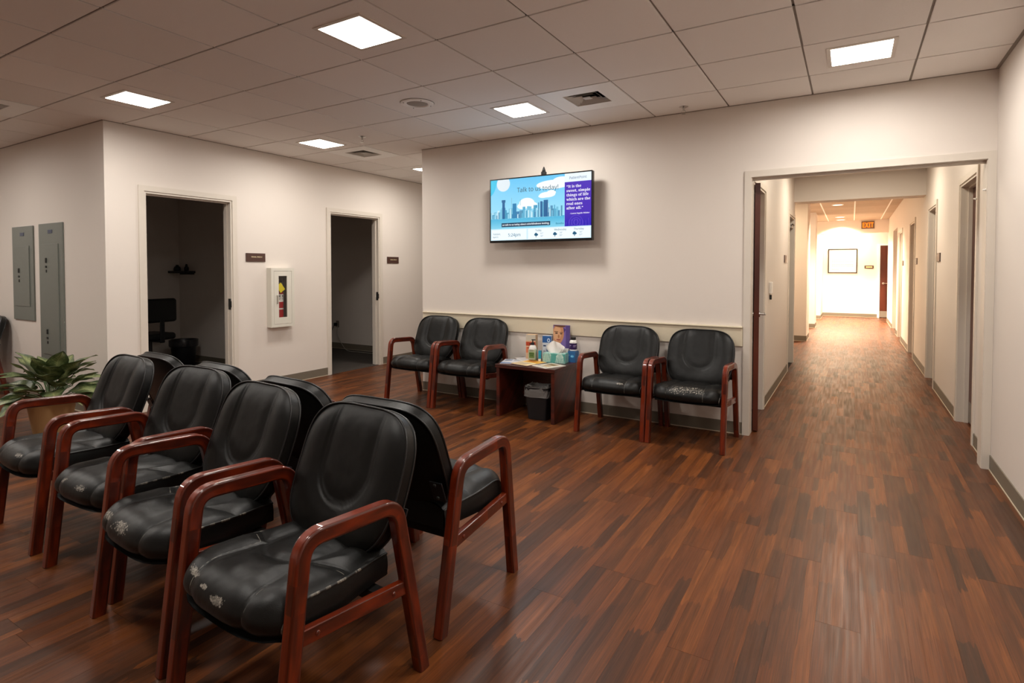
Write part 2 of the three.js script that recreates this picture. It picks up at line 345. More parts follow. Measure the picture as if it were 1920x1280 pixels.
{
  const cx = (col(-1) + col(0)) / 2, cz = (row(2) + row(3)) / 2, t = thing('ceiling_speaker', 'round white ceiling speaker with grey grille', 'speaker', [cx, H, cz]);
  part('ring', lathe([[0.085, -0.004], [0.095, -0.012], [0.13, -0.008], [0.14, 0], [0.085, 0]], 48), M.white, t);
  part('grille', lathe([[0, -0.011], [0.05, -0.0095], [0.086, -0.004]], 48), std('#9b938a', 0.6), t);
  for (let k = 0; k < 4; k++) { const a = k * Math.PI / 2 + 0.6; part('screw', cyl(0.004, 0.004, 0.003, Math.cos(a) * 0.115, -0.0115, Math.sin(a) * 0.115, 8), M.steelDark, t); }
}
for (const [x, z, lab] of [[-0.11, 0.81, 'pendent fire sprinkler head beside the air diffuser in the hall mouth'], [2.984, 0.188, 'pendent fire sprinkler head close to the television wall']]) {
  const t = thing('sprinkler_head', lab, 'sprinkler', [x, H, z], 0, 'fire sprinkler heads');
  part('escutcheon', lathe([[0, -0.004], [0.02, -0.008], [0.036, -0.002], [0.036, 0]], 24), M.chrome, t);
  part('stem', cyl(0.008, 0.01, 0.03, 0, -0.02, 0, 12), M.chrome, t);
  part('yoke', [tube([[0.01, -0.03, 0], [0.014, -0.045, 0], [0.002, -0.06, 0]], 0.002, 10, 6), tube([[-0.01, -0.03, 0], [-0.014, -0.045, 0], [-0.002, -0.06, 0]], 0.002, 10, 6)], M.chrome, t);
  part('deflector', cyl(0.016, 0.016, 0.003, 0, -0.061, 0, 16), M.chrome, t);
}
// corridor ceiling: pale T-bars and tiles, round downlights
const corrCeil = struct('ceiling_corridor', [bx(2.48, XR + T, H + 0.15, H + 0.25, CE, -T), bx(XR, 6.6, H + 0.15, H + 0.25, CE, -9), bx(2.3, CL - T, H, TOP, -4.33, -T)], M.ceilGrid);
{
  const xs = [2.42, 3.03, 3.642, 4.252, 4.862, 5.47], zs = []; for (let z = -T; z > CE; z -= 0.61) zs.push(z); zs.push(CE);
  let n = 0;
  const down = [[3.94, -8.66], [3.94, -11.84], [3.94, -12.75]];
  const seg = [[CL, XR, -T, -4.3], [2.6, XR, -4.62, -13.1], [CL, 6.48, -13.3, CE]];
  for (const [ax, bxx, za, zb] of seg) for (let i = -1; i < xs.length + 1; i++) for (let k = 0; k + 1 < zs.length; k++) {
    const xa = i < 0 ? 1.8 : xs[i] ?? 6.08, xb = xs[i + 1] ?? (i + 1 === xs.length ? 6.08 : 6.69);
    const x0 = Math.max(ax, xa), x1 = Math.min(bxx, xb), z1 = Math.min(za, zs[k]), z0 = Math.max(zb, zs[k + 1]);
    if (x1 - x0 < 0.03 || z1 - z0 < 0.03) continue;
    if (za === -T && k === 4 && i === 2) continue;
    const m = part(n ? 'corridor_tile_' + String(n).padStart(3, '0') : 'corridor_tile', bx(x0 + 0.004, x1 - 0.004, H, H + 0.014, z0 + 0.004, z1 - 0.004), M.corridorTile[n % 3], corrCeil); n++;
  }
  const bars = [];
  for (const x of xs) bars.push(bx(x - 0.012, x + 0.012, H - 0.003, H + 0.016, -13.1, -4.62), bx(x - 0.012, x + 0.012, H - 0.003, H + 0.016, -4.3, -T));
  part('corridor_grid', bars.filter(g => { g.computeBoundingBox(); return g.boundingBox.max.x < XR && g.boundingBox.min.x > 2.6; }).map(g => g), M.white, corrCeil);
  down.forEach(([x, z], i) => {
    const t = thing('downlight', ['round corridor downlight closest to the dropped beam', 'round corridor downlight between the last two', 'round corridor downlight beside the exit sign header'][i], 'light', [x, H, z], 0, 'round corridor downlights');
    part('trim_ring', lathe([[0.085, -0.006], [0.11, -0.004], [0.112, 0], [0.085, 0]], 32), M.white, t);
    part('lens', cyl(0.086, 0.086, 0.004, 0, -0.003, 0, 32), glow, t);
    const l = new THREE.SpotLight(CORRIDOR_COLOR, 95, 0, 1.2, 0.6, 2); l.position.set(x, H - 0.02, z); l.target.position.set(x, 0, z); l.shadow.radius = 4; l.castShadow = true; scene.add(l, l.target);
  });
}
function plainTroffer(x, z, label, intensity, color, w = 0.32) {
  const t = thing('corridor_light', label, 'light', [x, H, z], 0, 'square corridor lights');
  const lip = frameGeo(w + 0.05, w + 0.05, w - 0.004, w - 0.004, 0.006); lip.rotateX(Math.PI / 2); part('bezel', lip, M.trim, t);
  part('diffuser', bx(-w / 2, w / 2, -0.004, 0.0, -w / 2, w / 2), glow, t);
  panelLight(x, H - 0.012, z, w - 0.01, w - 0.01, intensity, color);
}
plainTroffer(4.25, -3.05, 'square corridor light between the opening and the dropped beam', 88, CORRIDOR_NEAR);
plainTroffer(4.25, -0.95, 'square corridor light just inside the opening', 50, CORRIDOR_NEAR);
plainTroffer(4.1, -13.85, 'square corridor light in front of the bright end wall', 110, CORRIDOR_COLOR, 0.4);
plainTroffer(3.1, -9.2, 'square light over the alcove beside the corridor', 30, CORRIDOR_COLOR, 0.36);
plainTroffer(3.05, -6.0, 'square light over the alcove next to the dropped beam', 120, new THREE.Color(1.0, 0.76, 0.5), 0.36);

// ---------------------------------------------------------------- trim: casings, jambs, base, chair rail
function casingX(x, side, z0, z1, h, w = 0.052, t = 0.014) {      // door casing on a wall x = const; side = +1 when the room is at larger x
  const a = side > 0 ? [x, x + t] : [x - t, x];
  return [bx(...a, 0, h + w, z0 - w, z0), bx(...a, 0, h + w, z1, z1 + w), bx(...a, h, h + w, z0, z1)];
}
function jambX(x0, x1, z0, z1, h, t = 0.02) { return [bx(x0, x1, 0, h, z0, z0 + t), bx(x0, x1, 0, h, z1 - t, z1), bx(x0, x1, h - t, h, z0 + t, z1 - t)]; }
const stopX = (x0, x1, z0, z1, h) => [bx(x0, x1, 0, h - 0.02, z0 + 0.02, z0 + 0.034), bx(x0, x1, 0, h - 0.02, z1 - 0.034, z1 - 0.02), bx(x0, x1, h - 0.034, h - 0.02, z0 + 0.034, z1 - 0.034)];
let trimN = 1;
const trim = (geo, mat = M.trim) => struct('trim_' + trimN++, geo, mat);
trim([...casingX(XL, 1, ...D1, DH), ...jambX(XL - T - 0.005, XL + 0.004, D1[0] - 0.001, D1[1] + 0.001, DH), ...stopX(XL - 0.08, XL - 0.045, ...D1, DH)]);
trim([...casingX(XL, 1, ...D2, DH), ...jambX(XL - T - 0.005, XL + 0.004, D2[0] - 0.001, D2[1] + 0.001, DH), ...stopX(XL - 0.08, XL - 0.045, ...D2, DH)]);
for (const d of RD) trim([...casingX(XR, -1, ...d, DH), ...jambX(XR - 0.004, XR + T + 0.005, d[0], d[1], DH), ...stopX(XR + 0.05, XR + 0.08, ...d, DH)]);
for (const d of LD) trim([...casingX(CL, 1, ...d, DH), ...jambX(CL - T - 0.005, CL + 0.004, d[0], d[1], DH), ...stopX(CL - 0.1, CL - 0.07, ...d, DH)]);
// corridor opening: flat casing, jamb lining and a stop strip
trim([bx(OL - 0.052, OL, 0, OH + 0.052, 0, 0.014), bx(OR, XR - 0.001, 0, OH + 0.052, 0, 0.014), bx(OL, OR, OH, OH + 0.052, 0, 0.014),
  bx(OL - 0.001, OL + 0.003, 0, OH, -T - 0.005, 0.004), bx(OR - 0.003, OR + 0.001, 0, OH, -T - 0.005, 0.004), bx(OL + 0.003, OR - 0.003, OH - 0.003, OH + 0.001, -T - 0.005, 0.004),
  bx(OL + 0.003, OR - 0.003, OH - 0.018, OH - 0.003, -0.085, -0.045)]);
// chair rail board with a rounded top lip
trim([bx(0.02, OL - 0.055, 0.742, 0.893, 0, 0.018), rb(OL - 0.075, 0.016, 0.03, 0.006, (OL - 0.035) / 2, 0.899, 0.015)], M.rail);
// vinyl cove base with a light caulk line
let baseN = 0;
const baseSides = ['back', 'left', 'left_mid', 'left_hall', 'panel', 'right', 'corridor', 'corridor_mid', 'columns', 'end', 'exam', 'exam_two', 'hall'];
function baseboard(runs) {
  const g = [], c = [];
  for (const [x0, z0, x1, z1, nx, nz] of runs) {                   // runs along x or z; normal points into the room
    const t = 0.007, k = 0.011;
    if (nz) { const [a, b] = nz > 0 ? [z0, z0 + t] : [z0 - t, z0], [a2, b2] = nz > 0 ? [z0, z0 + k] : [z0 - k, z0]; g.push(bx(x0, x1, 0, 0.102, a, b)); c.push(bx(x0, x1, 0, 0.007, a2, b2)); }
    else { const [a, b] = nx > 0 ? [x0, x0 + t] : [x0 - t, x0], [a2, b2] = nx > 0 ? [x0, x0 + k] : [x0 - k, x0]; g.push(bx(a, b, 0, 0.102, z0, z1)); c.push(bx(a2, b2, 0, 0.007, z0, z1)); }
  }
  const m = struct('baseboard_' + baseSides[baseN++], g, M.base); part('caulk_line', c, M.caulk, m);
}
baseboard([[0, 0, OL - 0.053, 0, 0, 1]]);
baseboard([[XL, D1[1] + 0.053, XL, ZP, 1, 0]]);
baseboard([[XL, D2[1] + 0.053, XL, D1[0] - 0.053, 1, 0]]);
baseboard([[XL, -4.2, XL, D2[0] - 0.053, 1, 0]]);
baseboard([[-6.5, ZP, XL, ZP, 0, 1]]);
{
  const zs = [8]; for (const d of RD) zs.push(d[1] + 0.053, d[0] - 0.053); zs.push(RO[1], RO[0], -13.3);
  const runs = [[XR, 0.016, XR, 8, -1, 0]]; zs[0] = -T;
  for (let i = 0; i < zs.length; i += 2) runs.push([XR, zs[i + 1], XR, zs[i], -1, 0]);
  baseboard(runs);
}
baseboard([[CL, -2.0, CL, LD[0][0] - 0.053, 1, 0]]);
baseboard([[CL, LD[1][1] + 0.053, CL, -2.0, 1, 0]]);
baseboard([[2.6, -7.3, CL, -7.3, 0, 1], [CL, -8.1, CL, -7.3, 1, 0], [2.6, -10.2, CL, -10.2, 0, 1], [CL, -10.9, CL, -10.2, 1, 0], [2.6, -13.1, CL, -13.1, 0, 1], [CL, CE, CL, -13.1, 1, 0]]);
baseboard([[CL, CE, 4.86, CE, 0, 1]]);
baseboard([[-4.65, 0.2, XL - T, 0.2, 0, 1], [-4.65, 0.2, -4.65, ZP - T, 1, 0]]);
baseboard([[-4.65, -1.92, XL - T, -1.92, 0, 1], [-4.65, -1.92, -4.65, 0.08, 1, 0]]);

// ---------------------------------------------------------------- doors
let doorN = 1;
function leafDoor(label, place, w, h, knobs, kick = true, mat = M.door) {   // leaf in its own xy plane, hinge at x = 0
  const g = rb(w, h, 0.042, 0.002, w / 2, h / 2 + 0.008, 0, 1), m = struct('door_' + doorN++, g, mat);
  m.userData.label = label; place(m);
  const uv = m.geometry.attributes.uv, p = m.geometry.attributes.position; for (let i = 0; i < uv.count; i++) uv.setXY(i, p.getX(i) / 0.9, p.getY(i) / 2.1);
  for (const s of knobs) {
    const l = part('lever', [cyl(0.026, 0.026, 0.008, 0, 0, 0).rotateX(Math.PI / 2).translate(w - 0.07, 1.0, s * 0.025), cyl(0.009, 0.009, 0.05, 0, 0, 0, 12).rotateX(Math.PI / 2).translate(w - 0.07, 1.0, s * 0.048), rb(0.115, 0.018, 0.014, 0.006, w - 0.115, 1.0, s * 0.068)], M.chrome, m);
    if (kick) part('kick_plate', bx(0.02, w - 0.02, 0.02, 0.2, s > 0 ? 0.021 : -0.023, s > 0 ? 0.023 : -0.021), M.kick, m);
  }
  return m;
}
leafDoor('brown wooden door ajar at the side room inside the corridor', m => { m.position.set(3.404, 0, -1.012); m.rotation.y = Math.atan2(-0.991, 0.135); }, 0.88, 2.1, [1, -1], false);
for (const [i, d] of RD.entries()) leafDoor(['closed dark brown door by the corridor opening', 'closed brown door, second along the corridor', 'closed brown door, third along the corridor', 'closed brown door beside the counter niche'][i], m => { m.position.set(XR + 0.101, 0, d[0] + 0.02); m.rotation.y = -Math.PI / 2; }, d[1] - d[0] - 0.04, DH - 0.03, [1], true);
leafDoor('brown wooden door on the bright end wall', m => { m.position.set(4.915 + 0.9, 0, CE + 0.03); m.rotation.y = Math.PI; m.rotation.y = 0; m.position.x = 4.915; const l = part('lever', [cyl(0.03, 0.03, 0.012).rotateX(Math.PI / 2).translate(0.085, 1.0, 0.027), cyl(0.012, 0.012, 0.05).rotateX(Math.PI / 2).translate(0.085, 1.0, 0.05), rb(0.14, 0.024, 0.02, 0.008, 0.135, 1.0, 0.07)], M.chrome, m); part('kick_plate', bx(0.01, 0.89, 0.02, 0.2, 0.021, 0.024), M.kick, m); }, 0.9, 2.08, [], false);
{
  trim([bx(4.863, 4.915, 0, 2.14, CE, CE + 0.06), bx(4.915, 5.815, 2.09, 2.14, CE, CE + 0.06), bx(5.815, 5.867, 0, 2.14, CE, CE + 0.06)], M.white);
}
// strike plates on the jambs of the two dark rooms
for (const [z, lab] of [[D1[0], 'dark latch strike on the jamb of the first dark doorway with the bin'], [D2[0], 'dark latch strike on the jamb of the doorway nearer the chair wall']]) {
  const t = thing('strike_plate', lab, 'latch', [XL - 0.03, 1.0, z + 0.02], 0, 'door jamb strikes');
  part('plate', rb(0.05, 0.12, 0.004, 0.0015, 0, 0, 0.002), M.steelDark, t); part('lip', rb(0.018, 0.07, 0.012, 0.003, 0.03, 0, 0.004), M.steelDark, t);
}

// ---------------------------------------------------------------- guest chair
// local frame: faces +z, centre of its footprint at the origin
function sweep(path, hw, ht, xc, r = 0.009) {                     // rounded-rectangle section along a path in the (z, y) plane
  const sec = [];
  for (const [sx, sy, a0] of [[1, 1, 0], [-1, 1, 90], [-1, -1, 180], [1, -1, 270]]) for (let k = 0; k <= 3; k++) { const a = (a0 + k * 30) * Math.PI / 180; sec.push([sx * (ht - r) + Math.cos(a) * r, sy * (hw - r) + Math.sin(a) * r, Math.cos(a), Math.sin(a)]); }
  const n = path.length, m = sec.length, pos = [], uv = [], idx = [], nor = [];
  let L = 0;
  for (let i = 0; i < n; i++) {
    const a = path[Math.max(0, i - 1)], b = path[Math.min(n - 1, i + 1)], d = Math.hypot(b[0] - a[0], b[1] - a[1]), tz = (b[0] - a[0]) / d, ty = (b[1] - a[1]) / d, nz = -ty, ny = tz;
    if (i) L += Math.hypot(path[i][0] - path[i - 1][0], path[i][1] - path[i - 1][1]);
    for (let k = 0; k <= m; k++) { const s = sec[k % m]; pos.push(xc + s[0], path[i][1] + ny * s[1], path[i][0] + nz * s[1]); nor.push(s[2], ny * s[3], nz * s[3]); uv.push(k / m * 1.2, L * 1.6 + xc); }
  }
  for (let i = 0; i + 1 < n; i++) for (let k = 0; k < m; k++) { const a = i * (m + 1) + k, b = a + m + 1; idx.push(a, a + 1, b, b, a + 1, b + 1); }
  for (const [i, f] of [[0, 0], [n - 1, 1]]) {
    const c = pos.length / 3, q = path[i], o = path[f ? n - 2 : 1], d = Math.hypot(q[0] - o[0], q[1] - o[1]), nn = [0, (q[1] - o[1]) / d, (q[0] - o[0]) / d];
    pos.push(xc, q[1], q[0]); nor.push(...nn); uv.push(0, 0);
    for (let k = 0; k <= m; k++) { const b = (i * (m + 1) + k) * 3; pos.push(pos[b], pos[b + 1], pos[b + 2]); nor.push(...nn); uv.push(0, 0); }
    for (let k = 0; k < m; k++) f ? idx.push(c, c + 1 + k, c + 2 + k) : idx.push(c, c + 2 + k, c + 1 + k);
  }
  const g = new THREE.BufferGeometry();
  g.setAttribute('position', new THREE.Float32BufferAttribute(pos, 3)); g.setAttribute('normal', new THREE.Float32BufferAttribute(nor, 3)); g.setAttribute('uv', new THREE.Float32BufferAttribute(uv, 2)); g.setIndex(idx);
  // make the winding agree with the normals
  const ix = g.index.array, P = g.attributes.position, N = g.attributes.normal, A = new THREE.Vector3(), B = new THREE.Vector3(), C = new THREE.Vector3(), nn = new THREE.Vector3();
  for (let i = 0; i < ix.length; i += 3) { A.fromBufferAttribute(P, ix[i]); B.fromBufferAttribute(P, ix[i + 1]).sub(A); C.fromBufferAttribute(P, ix[i + 2]).sub(A); B.cross(C); nn.fromBufferAttribute(N, ix[i]); if (B.dot(nn) < 0) { const q = ix[i + 1]; ix[i + 1] = ix[i + 2]; ix[i + 2] = q; } }
  return g;
}
function roundedPath(pts, r, n = 7) {
  const out = [pts[0]];
  for (let i = 1; i + 1 < pts.length; i++) {
    const p = pts[i], a = pts[i - 1], b = pts[i + 1], la = Math.hypot(a[0] - p[0], a[1] - p[1]), lb = Math.hypot(b[0] - p[0], b[1] - p[1]);
    const s = [p[0] + (a[0] - p[0]) / la * r, p[1] + (a[1] - p[1]) / la * r], e = [p[0] + (b[0] - p[0]) / lb * r, p[1] + (b[1] - p[1]) / lb * r];
    for (let k = 0; k <= n; k++) { const t = k / n; out.push([(1 - t) ** 2 * s[0] + 2 * t * (1 - t) * p[0] + t * t * e[0], (1 - t) ** 2 * s[1] + 2 * t * (1 - t) * p[1] + t * t * e[1]]); }
  }
  out.push(pts[pts.length - 1]); return out;
}
function gridGeo(nu, nv, fn, flip = false) {
  const pos = [], uv = [], idx = [];
  for (let j = 0; j <= nv; j++) for (let i = 0; i <= nu; i++) { const p = fn(i / nu, j / nv); pos.push(p[0], p[1], p[2]); uv.push(p[3] ?? i / nu, p[4] ?? j / nv); }
  for (let j = 0; j < nv; j++) for (let i = 0; i < nu; i++) { const a = j * (nu + 1) + i, b = a + 1, c = a + nu + 1, d = c + 1; flip ? idx.push(a, c, b, b, c, d) : idx.push(a, b, c, b, d, c); }
  const g = new THREE.BufferGeometry(); g.setAttribute('position', new THREE.Float32BufferAttribute(pos, 3)); g.setAttribute('uv', new THREE.Float32BufferAttribute(uv, 2)); g.setIndex(idx); g.computeVertexNormals(); return g;
}
const segDist = (px, py, ax, ay, bx2, by) => { const dx = bx2 - ax, dy = by - ay, t = clamp(((px - ax) * dx + (py - ay) * dy) / (dx * dx + dy * dy)); return Math.hypot(px - ax - t * dx, py - ay - t * dy); };
// seat profile: rear to front, then the rolled front edge
const seatProf = (() => {
  const p = [[-0.165, 0.448], [-0.05, 0.452], [0.08, 0.462], [0.205, 0.466]], out = [];
  for (let i = 0; i + 1 < p.length; i++) for (let k = 0; k < 10; k++) out.push([p[i][0] + (p[i + 1][0] - p[i][0]) * k / 10, p[i][1] + (p[i + 1][1] - p[i][1]) * k / 10]);
  for (let k = 0; k <= 24; k++) { const a = (92 - 142 * k / 24) * Math.PI / 180; out.push([0.205 + 0.096 * Math.cos(a), 0.4 + 0.066 * Math.sin(a)]); }
  const L = [0]; for (let i = 1; i < out.length; i++) L.push(L[i - 1] + Math.hypot(out[i][0] - out[i - 1][0], out[i][1] - out[i - 1][1]));
  return { at(t) { const l = t * L[L.length - 1]; let i = 1; while (i < L.length - 1 && L[i] < l) i++; const f = (l - L[i - 1]) / (L[i] - L[i - 1]); return [out[i - 1][0] + (out[i][0] - out[i - 1][0]) * f, out[i - 1][1] + (out[i][1] - out[i - 1][1]) * f, l]; }, len: L[L.length - 1] };
})();
function seatPoint(s, t, relief = true) {
  const [z0, y0, l] = seatProf.at(t), zz = clamp((z0 + 0.165) / 0.37);
  const w = 0.228 + 0.032 * sstep(0, 0.7, zz) - 0.014 * sstep(0.72, 1.0, t);
  const x = s * w, k = sstep(0.25, 0.85, t), bow = (0.05 * Math.pow(Math.abs(s), 5) + 0.012 * s * s) * k;
  let y = y0 - 0.022 * Math.pow(Math.abs(s), 6) * (1 - sstep(0.8, 1, t)), z = z0 - bow;
  if (relief) {
    const xl = Math.abs(x);
    // horseshoe inset at the rear, seams to the front edge and to the sides
    let d = 1;
    const ul = l - 0.17; d = Math.min(d, ul < 0 ? Math.abs(xl - 0.125) : Math.abs(Math.hypot(xl, ul * 1.15) - 0.125));
    const dHorse = d;
    d = Math.min(d, segDist(xl, l, 0.11, 0.225, 0.135, 0.36), segDist(xl, l, 0.135, 0.36, 0.137, 0.5), segDist(xl, l, 0.137, 0.5, 0.13, 0.62), segDist(xl, l, 0.112, 0.22, 0.255, 0.16));
    const inside = ul < 0 ? xl < 0.125 : Math.hypot(xl, ul * 1.15) < 0.125;
    const puff = 0.011 * (1 - Math.exp(-Math.pow(d / 0.035, 2))) - 0.004 * Math.exp(-Math.pow(d / 0.0045, 2)) - (inside ? 0.006 * sstep(0, 0.012, dHorse) : 0);
    const edge = 1 - Math.pow(Math.abs(s), 8), wr = 0.0022 * (fbm(x * 38 + 4, l * 24, 3) - 0.5);
    const front = sstep(0.72, 0.95, t), o = (puff + wr) * edge;
    y += o * (1 - front); z += o * front; y += o * front * 0.3;
  }
  return [x, y, z, (x + 0.27) / 0.54, l / seatProf.len];
}
const seatTop = gridGeo(88, 96, (u, v) => seatPoint(u * 2 - 1, v), true);
const SB = 0.352;
const seatSideGeo = s => gridGeo(48, 5, (u, v) => { const p = seatPoint(s, u, false), y = Math.max(SB, p[1]); return [p[0] + s * 0.006 * Math.sin(v * Math.PI), y + (Math.min(SB, p[1]) - y) * v, p[2], u, v * 0.1]; }, s < 0);
const seatRear = gridGeo(12, 2, (u, v) => { const p = seatPoint(u * 2 - 1, 0, false); return [p[0], p[1] + (SB - p[1]) * v, p[2] - 0.004 * v]; }, false);
const seatBottom = gridGeo(12, 24, (u, v) => { const p = seatPoint(u * 2 - 1, v, false); return [p[0] * 0.99, Math.min(SB, p[1]), p[2]]; }, false);
const seatPipe = (() => {
  const pts = []; for (let i = 0; i <= 20; i++) pts.push(seatPoint(-1, i / 20, false).slice(0, 3)); for (let i = 1; i < 16; i++) pts.push(seatPoint(-1 + 2 * i / 16, 1, false).slice(0, 3)); for (let i = 20; i >= 0; i--) pts.push(seatPoint(1, i / 20, false).slice(0, 3));
  return tube(pts, 0.0045, 160, 6);
})();
// backrest: a leaned squircle pad with a U-shaped panel
const BA = [-0.098, 0.405], BB = [-0.282, 0.868], BW = 0.268;
const bdir = (() => { const d = [BB[0] - BA[0], BB[1] - BA[1]], l = Math.hypot(...d); return [d[0] / l, d[1] / l, l]; })(), bnor = [bdir[1], -bdir[0]];
function backOutline(v) { const q = Math.abs(2 * v - 1), p = v > 0.5 ? 3.6 : 2.9; return BW * Math.pow(Math.max(0, 1 - Math.pow(q, p)), 1 / p); }
function backPoint(s, v, off) {
  const l = v * bdir[2], w = backOutline(v), x = s * w, curve = -0.014 * Math.sin(v * Math.PI) + 0.02 * Math.pow(Math.abs(x) / BW, 2);
  const o = off + curve; return [x, BA[1] + bdir[1] * l + bnor[1] * o, BA[0] + bdir[0] * l + bnor[0] * o];
}
const vmap = u => (1 - Math.cos(u * Math.PI)) / 2;
function rad(s, v) { const w = backOutline(v), q = Math.abs(2 * v - 1); return Math.pow(Math.pow(q, 3.2) + Math.pow(Math.abs(s * w) / BW, 3.2), 1 / 3.2); }
const backFront = gridGeo(84, 96, (u, vv) => {
  const s = u * 2 - 1, v = 0.0008 + 0.9984 * vmap(vv), r = Math.min(1, Math.max(rad(s, v), Math.abs(s) > 0.9995 ? 1 : 0)), p = backPoint(s, v, 0), x = Math.abs(p[0]), l = v * bdir[2];
  const hw = 0.132 + 0.01 * (0.5 - v), lc = 0.275, ul = lc - l;
  const du = ul < 0 ? Math.abs(x - hw) : Math.abs(Math.hypot(x, ul * 1.02) - hw), inside = ul < 0 ? x < hw : Math.hypot(x, ul * 1.02) < hw;
  const edge = 1 - Math.pow(r, 9);
  let off = 0.032 * (1 - Math.pow(r, 5)) + edge * (0.009 * (1 - Math.exp(-Math.pow(du / 0.04, 2))) - 0.006 * Math.exp(-Math.pow(du / 0.005, 2)) - (inside ? 0.009 * sstep(0, 0.016, du) : 0) + 0.002 * (fbm(p[0] * 30 + 8, l * 24 + 3, 3) - 0.5));
  const q = backPoint(s, v, off); return [q[0], q[1], q[2], (q[0] + 0.3) * 2, l * 2];
});
const BT = 0.042;
const outlinePts = (off, n = 96, inset = 1) => { const out = []; for (let i = 0; i < n; i++) { const a = i / n * 2, v = a < 1 ? vmap(a) : vmap(2 - a), s = a < 1 ? 1 : -1, p = backPoint(s * inset, 0.0008 + 0.9984 * v, off); out.push(p); } return out; };
const backSide = gridGeo(96, 4, (u, v) => { const a = (u * 2) % 2, vv = a < 1 ? vmap(a) : vmap(2 - a), s = a < 1 ? 1 : -1, b = Math.sin(v * Math.PI) * 0.004; const p = backPoint(s, 0.0008 + 0.9984 * vv, -BT * v); return [p[0] * (1 + b), p[1], p[2], u * 3, v * 0.1]; });
const backRear = gridGeo(40, 48, (u, vv) => { const s = u * 2 - 1, v = 0.0008 + 0.9984 * vmap(vv), r = Math.min(1, rad(s, v)); const p = backPoint(s, v, -BT - 0.007 * (1 - Math.pow(r, 6))); return [p[0], p[1], p[2], (p[0] + 0.3) * 2, v]; }, true);
const backPipeF = tube(outlinePts(0.002), 0.0042, 180, 6, true), backPipeR = tube(outlinePts(-BT - 0.001), 0.0046, 180, 6, true);
const framePath = roundedPath([[0.276, 0], [0.2, 0.631], [-0.148, 0.612], [-0.268, 0]], 0.062);
const cutAt = framePath.findIndex(p => p[1] > 0.5), cutEnd = framePath.length - 2;
const AX = 0.2875;
const lerp2 = (a, b, y) => { const f = (y - a[1]) / (b[1] - a[1]); return [a[0] + (b[0] - a[0]) * f, y]; };
const FJ = lerp2(framePath[0], framePath[1], 0.52), RJ = lerp2(framePath[framePath.length - 2], framePath[framePath.length - 1], 0.5);
const chairGeo = {};
for (const s of [-1, 1]) {
  chairGeo['front' + s] = sweep([framePath[0], FJ], 0.0245, 0.0205, s * AX);
  chairGeo['arm' + s] = sweep([FJ, ...framePath.slice(1, -1), RJ], 0.0245, 0.0205, s * AX);
  chairGeo['rear' + s] = sweep([RJ, framePath[framePath.length - 1]], 0.0245, 0.0205, s * AX);
  chairGeo['rail' + s] = sweep([[0.225, 0.362], [-0.185, 0.322]], 0.023, 0.013, s * (AX - 0.002), 0.004);
}
const boltGeo = s => [[0.16, 0.356], [-0.13, 0.3275]].map(([z, y]) => { const g = new THREE.SphereGeometry(0.0075, 10, 6); g.scale(0.5, 1, 1); g.translate(s * (AX + 0.012), y, z); return g; });
function guestChair(label, group, x, z, turn, seatIndex) {
  const t = thing('guest_chair', label, 'chair', [x, 0, z], turn, group);
  const seat = part('seat', chairGeo.seat ??= mergeGeometries([seatTop, seatSideGeo(1), seatSideGeo(-1), seatRear].map(g => g.toNonIndexed())), M.seat[seatIndex], t);
  part('seat_piping', seatPipe, seatIndex < 3 || seatIndex === 4 ? M.pipingWorn : M.piping, seat); part('underside', seatBottom, M.under, seat);
  const back = part('backrest', chairGeo.back ??= mergeGeometries([backFront, backSide].map(g => g.toNonIndexed())), M.leather, t);
  part('piping', chairGeo.pipe ??= mergeGeometries([backPipeF, backPipeR].map(g => g.toNonIndexed())), M.piping, back); part('rear_panel', backRear, M.leather, back);
  for (const s of [-1, 1]) {
    part('leg', chairGeo['front' + s], M.wood, t); part('leg', chairGeo['rear' + s], M.wood, t);
    part('armrest', chairGeo['arm' + s], M.wood, t);
    const r = part('side_rail', chairGeo['rail' + s], M.wood, t);
    for (const g of chairGeo['bolts' + s] ??= boltGeo(s)) part('bolt', g, M.wood, r);
    const b = part('bracket', chairGeo['br' + s] ??= (() => { const g = rb(0.06, 0.09, 0.006, 0.002, 0, 0, 0, 1); g.rotateX(Math.atan2(bdir[0], bdir[1])); g.translate(s * 0.236, 0.52, -0.212); return g; })(), M.blackPlastic, t);
    for (const k of [-1, 1]) part('bracket_bolt', chairGeo['bb' + s + k] ??= (() => { const g = new THREE.SphereGeometry(0.008, 10, 6); g.scale(1, 1, 0.6); g.translate(s * 0.232, 0.52 + k * 0.028, -0.217 - k * 0.011); return g; })(), M.steelDark, b);
  }
  part('stretcher', chairGeo.st ??= mergeGeometries([bx(-0.275, 0.275, 0.318, 0.352, 0.1, 0.14), bx(-0.275, 0.275, 0.3, 0.334, -0.13, -0.09)]), M.under, t);
  return t;
}
const FRONT = 'front row of guest chairs', REAR = 'rear row of guest chairs', WALLC = 'guest chairs along the television wall';
guestChair('guest chair with flaking seat edge at the aisle end, its back to the television', FRONT, 2.647, 3.785, -0.06, 0);
guestChair('guest chair with long peeled seat edge, second from aisle in row backing the television', FRONT, 1.957, 3.715, -0.075, 1);
guestChair('guest chair with two flaked spots, third from aisle in row backing the television', FRONT, 1.308, 3.62, 0.03, 2);
guestChair('black leather guest chair beside the potted plant, its back to the television', FRONT, 0.555, 3.6, -0.05, 3);
guestChair('guest chair showing its rear panel and bracket at the aisle end, facing the television', REAR, 2.612, 3.11, Math.PI + 0.02, 5);
guestChair('guest chair facing the television, second from the aisle, mostly hidden by backrests', REAR, 1.975, 3.025, Math.PI - 0.06, 5);
guestChair('guest chair facing the television, third from the aisle, mostly hidden by backrests', REAR, 1.275, 2.945, Math.PI - 0.04, 5);
guestChair('guest chair facing the television, farthest from the aisle, mostly hidden by backrests', REAR, 0.6, 2.915, Math.PI - 0.03, 5);
